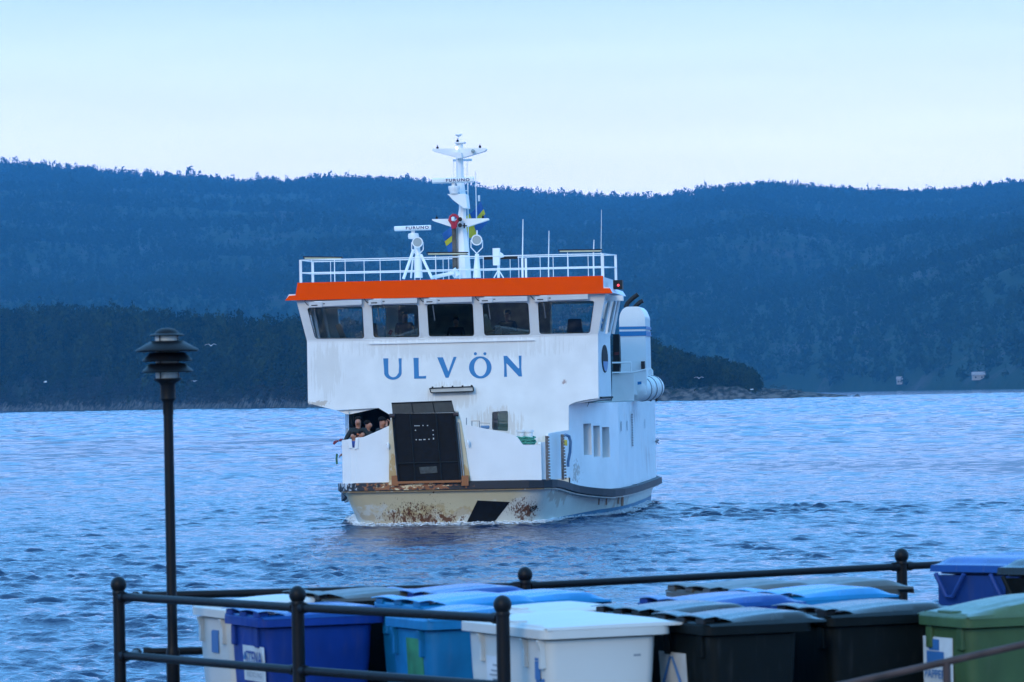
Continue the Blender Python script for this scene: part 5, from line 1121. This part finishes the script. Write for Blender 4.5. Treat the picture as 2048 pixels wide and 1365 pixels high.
def land_mat(name, low, rock, thresh, sc, zlim=None):
    m = mat(name, low, .95); nt = m.node_tree; b = nt.nodes['Principled BSDF']; g = nt.nodes.new('ShaderNodeNewGeometry'); n = nt.nodes.new('ShaderNodeTexNoise'); n.inputs['Scale'].default_value = sc; n.inputs['Detail'].default_value = 8; n.inputs['Roughness'].default_value = .7
    nt.links.new(g.outputs['Position'], n.inputs['Vector']); r = nt.nodes.new('ShaderNodeValToRGB'); nt.links.new(n.outputs[0], r.inputs[0]); r.color_ramp.elements[0].position = thresh-.06; r.color_ramp.elements[1].position = thresh+.06
    r.color_ramp.elements[0].color = (*low, 1); r.color_ramp.elements[1].color = (*rock, 1); nt.links.new(r.outputs[0], b.inputs['Base Color']); b.inputs['Specular IOR Level'].default_value = .1
    if zlim:
        sx = nt.nodes.new('ShaderNodeSeparateXYZ'); nt.links.new(g.outputs['Position'], sx.inputs[0]); mz = nt.nodes.new('ShaderNodeMapRange'); mz.inputs['From Min'].default_value = zlim*.5; mz.inputs['From Max'].default_value = zlim*1.6; mz.inputs['To Min'].default_value = .14; mz.inputs['To Max'].default_value = -.16; nt.links.new(sx.outputs['Z'], mz.inputs['Value'])
        ad = nt.nodes.new('ShaderNodeMath'); ad.operation = 'ADD'; nt.links.new(n.outputs[0], ad.inputs[0]); nt.links.new(mz.outputs[0], ad.inputs[1]); nt.links.new(ad.outputs[0], r.inputs[0])
    if zlim:
        nf = nt.nodes.new('ShaderNodeTexNoise'); nf.inputs['Scale'].default_value = .45; nf.inputs['Detail'].default_value = 6; nt.links.new(g.outputs['Position'], nf.inputs['Vector'])
        rf = nt.nodes.new('ShaderNodeValToRGB'); rf.color_ramp.elements[0].position = .40; rf.color_ramp.elements[1].position = .64; rf.color_ramp.elements[0].color = (.015, .018, .016, 1); rf.color_ramp.elements[1].color = (.13, .12, .11, 1); nt.links.new(nf.outputs[0], rf.inputs[0])
        mxr = nt.nodes.new('ShaderNodeMixRGB'); nt.links.new(r.outputs[0], mxr.inputs[1]); nt.links.new(rf.outputs[0], mxr.inputs[2])
        lum = nt.nodes.new('ShaderNodeMath'); lum.operation = 'MULTIPLY'; lum.use_clamp = True; lum.inputs[1].default_value = 14; nt.links.new(r.outputs[0], lum.inputs[0]); nt.links.new(lum.outputs[0], mxr.inputs[0]); nt.links.new(mxr.outputs[0], b.inputs['Base Color'])
    return m
land_mesh('hills', np.linspace(-2600, 4600, 330), np.concatenate([np.linspace(2150, 6200, 150), np.linspace(6260, 7300, 12)]), far_h, land_mat('hill_ground', (.013, .026, .011), (.045, .046, .044), .60, .012))
# nearer wooded island: shore distance, canopy line
ISH = [(-900, 2100), (0, 1880), (615, 1420), (1330, 1370), (1730, 1350)]
CAN = [(-900, 600), (0, 614), (100, 612), (200, 610), (250, 614), (300, 624), (400, 629), (450, 634), (520, 638), (600, 643), (700, 652), (900, 662), (1100, 672), (1280, 681), (1305, 684), (1335, 697), (1370, 716), (1440, 726), (1480, 737), (1508, 748), (1522, 772), (1535, 790)]
def ish(px): return interp(ISH, px)
def isl_top(px): return np.where(px < 1524, np.maximum(2.5, (Hz(px)-interp(CAN, px))/FPX*(ish(px)+110)+EYE-16.0), 2.2*np.clip((1740-px)/200, 0, 1))
def isl_h(px, d):
    t = (d-ish(px)); X = (px-1024)/FPX*d
    rock = interp([(-900, 3.0), (300, 3.2), (1300, 4.0), (1430, 3.6), (1520, 3.0), (1600, 1.6), (1690, .5), (1702, -.5), (1712, .7), (1722, -1)], px)*(.45+1.1*vnoise(X/7, d/9, 2))
    depth = interp([(1300, 140), (1500, 60), (1700, 15)], px)
    a = rock*np.clip(t/7, 0, 1) + np.maximum(0, isl_top(px)-2.5)*np.sin(np.clip((t-5)/110, 0, 1)*math.pi/2)*(px < 1524)
    a = a + (vnoise(X/3.1, d/4, 16)-.5)*1.1*np.clip(t/4, 0, 1)*np.clip((26-t)/12, 0, 1) + (vnoise(X/12, d/12, 6)-.5)*2.0*np.clip(t/15, 0, 1)*np.clip((1600-px)/100, 0, 1)
    a = np.where(t > depth*1.0+60, a-(t-depth-60)*.25, a)
    return np.where(t < 0, -1.5, np.maximum(a, -2))
px_i = np.concatenate([np.linspace(-2600, 0, 160)[:-1], np.linspace(0, 1745, 900)]); 
def isl_mesh():
    ts = np.concatenate([[-6, 0], np.linspace(1.0, 16, 12), np.linspace(20, 360, 30)]); PX, T_ = np.meshgrid(px_i, ts); D_ = ish(PX)+T_; Zz = isl_h(PX, D_); X = (PX-1024)/FPX*D_
    co = np.stack([X, D_, Zz], -1).reshape(-1, 3); nr, nc = PX.shape; i = np.arange(nr-1)[:, None]*nc + np.arange(nc-1)[None, :]; q = np.stack([i, i+1, i+1+nc, i+nc], -1).reshape(-1, 4)
    me = bpy.data.meshes.new('island'); me.from_pydata(co.tolist(), [], q.tolist()); me.materials.append(land_mat('island_ground', (.008, .015, .006), (.07, .07, .065), .47, .25, zlim=3.2))
    o = bpy.data.objects.new('island', me); COL.objects.link(o); tag(o, kind='structure')
isl_mesh()
def leaf_mat(name, ca, cb):
    m = mat(name, ca, .9); nt = m.node_tree; b = nt.nodes['Principled BSDF']; b.inputs['Specular IOR Level'].default_value = .05
    at = nt.nodes.new('ShaderNodeAttribute'); at.attribute_name = 'tone'; r = nt.nodes.new('ShaderNodeValToRGB'); nt.links.new(at.outputs['Fac'], r.inputs[0])
    r.color_ramp.elements[0].color = (*ca, 1); r.color_ramp.elements[1].color = (*cb, 1); nt.links.new(r.outputs[0], b.inputs['Base Color']); return m
def forest(name, px, d, z, hts, kinds, nt_, size, mt, label, seed, vs=1.0, tv_=.5, wide=1.0):
    """leaf-clump trees written straight into one mesh"""
    rs = np.random.RandomState(seed); n = len(px); X = (px-1024)/FPX*d
    u = rs.rand(n, nt_); a = rs.rand(n, nt_)*2*math.pi; rr = np.sqrt(rs.rand(n, nt_))
    sp = kinds[:, None] < .5      # spruce / round crowned
    zz = np.where(sp, .10+.90*u**1.15, .30+.70*u)
    prof = np.where(sp, .20*(1-u**1.15)+.012+.03*np.abs(np.sin(u*22)), .27*np.sqrt(np.clip(1-(2*u-1)**2, 0, 1))*(.7+.5*rs.rand(n, nt_))+.02)
    R_ = wide*prof*rr*hts[:, None]; cx = X[:, None]+R_*np.cos(a); cy = d[:, None]+R_*np.sin(a); cz = z[:, None]+zz*hts[:, None]
    s = size*hts[:, None]*(.55+.9*rs.rand(n, nt_))*np.where(sp, (1.15-.8*u), 1.0)
    c = np.stack([cx, cy, cz], -1)[:, :, None, :]
    off_ = rs.normal(0, 1, (n, nt_, 3, 3)); off_ /= np.linalg.norm(off_, axis=-1, keepdims=True); off_[..., 2] *= vs
    V = (c+off_*s[:, :, None, None]).reshape(-1, 3)
    tone = np.repeat((rs.rand(n)*tv_+(.85-tv_)*vnoise(X/45, d/60, 5))[:, None]+rs.rand(n, nt_)*.15, 3, axis=1).reshape(-1)
    # trunks: slim triangles pairs (3 sided)
    tv = []; k = 3
    ang = np.array([0, 2.09, 4.19]); w_ = (.012*hts)[:, None]
    bx = X[:, None]+w_*np.cos(ang); by = d[:, None]+w_*np.sin(ang); bot = np.stack([bx, by, np.repeat((z-1)[:, None], 3, 1)], -1); top = np.stack([X[:, None]+0*ang, d[:, None]+0*ang, np.repeat((z+hts*.9)[:, None], 3, 1)], -1)
    TV = np.concatenate([bot, top[:, :1]], 1).reshape(-1, 3); b0 = len(V)
    tri = np.arange(len(V)).reshape(-1, 3); ti = (np.arange(n)*4+b0)[:, None, None] + np.array([[0, 1, 3], [1, 2, 3], [2, 0, 3]])[None]; F = np.concatenate([tri, ti.reshape(-1, 3)])
    V = np.concatenate([V, TV]).astype(np.float32); tone = np.concatenate([tone, np.full(len(TV), .5)]).astype(np.float32)
    me = bpy.data.meshes.new(name); me.vertices.add(len(V)); me.vertices.foreach_set('co', V.ravel()); me.loops.add(F.size); me.loops.foreach_set('vertex_index', F.astype(np.int32).ravel())
    me.polygons.add(len(F)); me.polygons.foreach_set('loop_start', np.arange(0, F.size, 3, dtype=np.int32)); me.polygons.foreach_set('loop_total', np.full(len(F), 3, np.int32)); me.update(); me.validate()
    at = me.attributes.new('tone', 'FLOAT', 'POINT'); 
    if len(at.data) == len(tone): at.data.foreach_set('value', tone)
    me.materials.append(mt); o = bpy.data.objects.new(name, me); COL.objects.link(o); tag(o, label, 'forest', kind='stuff'); return o
rs = np.random.RandomState(11)
n = 66000; px = rs.uniform(-760, 2760, n); d = np.sqrt(rs.uniform(2350**2, (DR+90)**2, n)); keep = d > far_shore(px)+8; px, d = px[keep], d[keep]
ypix = Hz(px)-(far_h(px, d)-EYE)/d*FPX
bare = np.zeros(len(px))
for cx_, cy_, rx, ry, am in ((470, 430, 210, 60, .75), (560, 480, 90, 40, .7), (80, 380, 120, 25, .5), (1390, 395, 90, 18, .8), (1900, 720, 90, 40, .55), (1700, 520, 160, 60, .3)): bare = np.maximum(bare, am*np.exp(-((px-cx_)/rx)**2-((ypix-cy_)/ry)**2))
keep = rs.rand(len(px)) > bare*np.clip(vnoise(px/22, ypix/14, 3)*2.2-.35, 0, 1); px, d = px[keep], d[keep]
n = len(px); hts = rs.uniform(8, 14, n)*(1+.25*(rs.rand(n) > .92)); kinds = rs.rand(n) + (.22*(vnoise(px/150, d/150, 8)-.5)); kinds = np.where(d > DR-90, kinds*.7, kinds); hts = np.where(d > DR-90, hts*rs.uniform(.75, 1.28, n), hts)
forest('far_forest', px, d, far_h(px, d), hts, kinds, 26, .17, leaf_mat('far_leaves', (.007, .018, .008), (.020, .036, .014)), 'blue hazy conifer forest covering the hills across the water', 21, 1.25, .45)
# straggling trees that stand above the ridge line
n = 7000; px = rs.uniform(-860, 1524, n); t = rs.uniform(5, 150, n); d = ish(px)+t; hts = rs.uniform(6.5, 16.5, n)*np.clip(t/22, .35, 1); kinds = rs.rand(n)*1.0; hts = np.where(kinds < .5, hts*rs.uniform(.9, 1.25, n), hts)
keep = isl_h(px, d) > .8; px, d, hts, kinds, t = px[keep], d[keep], hts[keep], kinds[keep], t[keep]
hts = np.where(px > 1300, np.minimum(hts, np.maximum(2.5, ((Hz(px)-interp(CAN, px))/FPX*d+EYE-isl_h(px, d)+1.5)*rs.uniform(.6, 1.08, len(px)))), hts)
forest('island_forest', px, d, isl_h(px, d)-.3, hts, kinds, 130, .062, leaf_mat('island_leaves', (.001, .004, .002), (.032, .046, .010)), 'dark green mixed forest on the nearer wooded island shore', 22, 1.35, .75)
n = 5000; px = rs.uniform(-860, 1600, n); t = rs.uniform(1.5, 24, n); d = ish(px)+t; keep = (isl_h(px, d) > .7) & (vnoise(px/45, t/14, 12) > .30) & ((px < 1330) | (t < 14) & (px > 1390) & (rs.rand(n) < .25)); px, d = px[keep], d[keep]
forest('shore_scrub', px, d, isl_h(px, d)-.2, rs.uniform(1.8, 4.6, len(px))*np.where(px > 1330, .5, 1), np.ones(len(px)), 60, .12, leaf_mat('scrub_leaves', (.008, .012, .007), (.05, .048, .036)), 'grey brown bare bushes along the rocky island shore', 23, .6, .7, 2.4)
# cabins on the far shore
def cabin(px, d, w, label):
    X = (px-1024)/FPX*d; z = float(far_h(np.array([px*1.0]), np.array([d*1.0]))[0]); o = empty('cabin', (X, d, z)); tag(o, label, 'cabin')
    mb = MB(); mb.box((0, 0, 1.2), (w, 5, 3.4)); mb.build('wall', mat('cabin_wall', (.28, .27, .26), .6), o)
    mb = MB(); mb.add([(-w/2-.4, -3, 2.9), (w/2+.4, -3, 2.9), (w/2+.4, 3, 2.9), (-w/2-.4, 3, 2.9), (-w/2-.4, 0, 5), (w/2+.4, 0, 5)], [(0, 1, 5, 4), (3, 4, 5, 2), (0, 4, 3), (1, 2, 5), (0, 3, 2, 1)]); mb.build('roof', mat('cabin_roof', (.25, .22, .22), .7), o)
    mb = MB(); mb.box((-w/4, -2.52, 1.4), (1, .08, 1)); mb.box((w/4, -2.52, 1.4), (1, .08, 1)); mb.build('window', M['dark'], o)
cabin(1955, 2585, 8, 'pale wide cabin among the trees by the far right shore'); cabin(1797, 2768, 3.5, 'tiny pale boathouse on the far shore left of the wide cabin')
# gulls
def gull(px, py, Y, rz, up, label):
    p = aty(px, py, Y); o = empty('gull', p, rz); tag(o, label, 'gull', 'gulls over the water')
    mb = MB(); mb.path([(0, -.22, .02), (0, -.14, .03), (0, 0, 0), (0, .16, 0), (0, .26, .01)], [.012, .045, .06, .035, .01], n=8); b_ = mb.build('body', M['gull'], o, smooth=True)
    for s in (-1, 1):
        mb = MB(); r0_ = [(s*.03, -.09, .03), (s*.30, -.11, .03+.16*up), (s*.55, -.02, .03+.10*up), (s*.68, .08, .03+.04*up)]; r1_ = [(s*.03, .09, .02), (s*.30, .05, .02+.15*up), (s*.52, .10, .02+.09*up), (s*.68, .10, .02+.04*up)]
        mb.grid([r0_, r1_]); w_ = mb.build('wing', M['gull'], o, smooth=True); sm = w_.modifiers.new('solid', 'SOLIDIFY'); sm.thickness = .015
gull(422, 692, 420, .5, 1.2, 'white gull flying right of the lamp head'); gull(91, 765, 520, 1.9, 1.0, 'white gull low over the shore at the far left')
gull(389, 763, 600, .9, .6, 'white gull just below and right of the lamp shades'); gull(1398, 757, 520, .3, 1.0, 'white gull in front of the trees right of the life raft')
gull(1504, 779, 560, 1.2, -.6, 'white gull low by the tip of the island woods')

# ---------------------------------------------------------------- haze
me = bpy.data.meshes.new('haze'); bx = MB(); bx.box((0, 0, 195), (15600, 15600, 404)); me.from_pydata(bx.v, [], bx.f)
import bmesh
b_ = bmesh.new(); b_.from_mesh(me); bmesh.ops.recalc_face_normals(b_, faces=b_.faces); b_.to_mesh(me); b_.free()
hzo = bpy.data.objects.new('haze', me); COL.objects.link(hzo); tag(hzo, 'pale blue haze in the air', 'haze', kind='stuff')
hm = bpy.data.materials.new('haze_air'); hm.use_nodes = True; nt = hm.node_tree; nt.nodes.clear(); oo = nt.nodes.new('ShaderNodeOutputMaterial'); pv = nt.nodes.new('ShaderNodeVolumePrincipled'); nt.links.new(pv.outputs[0], oo.inputs['Volume'])
pv.inputs['Color'].default_value = (.13, .53, .97, 1); pv.inputs['Density'].default_value = 0.85e-4
me.materials.append(hm)
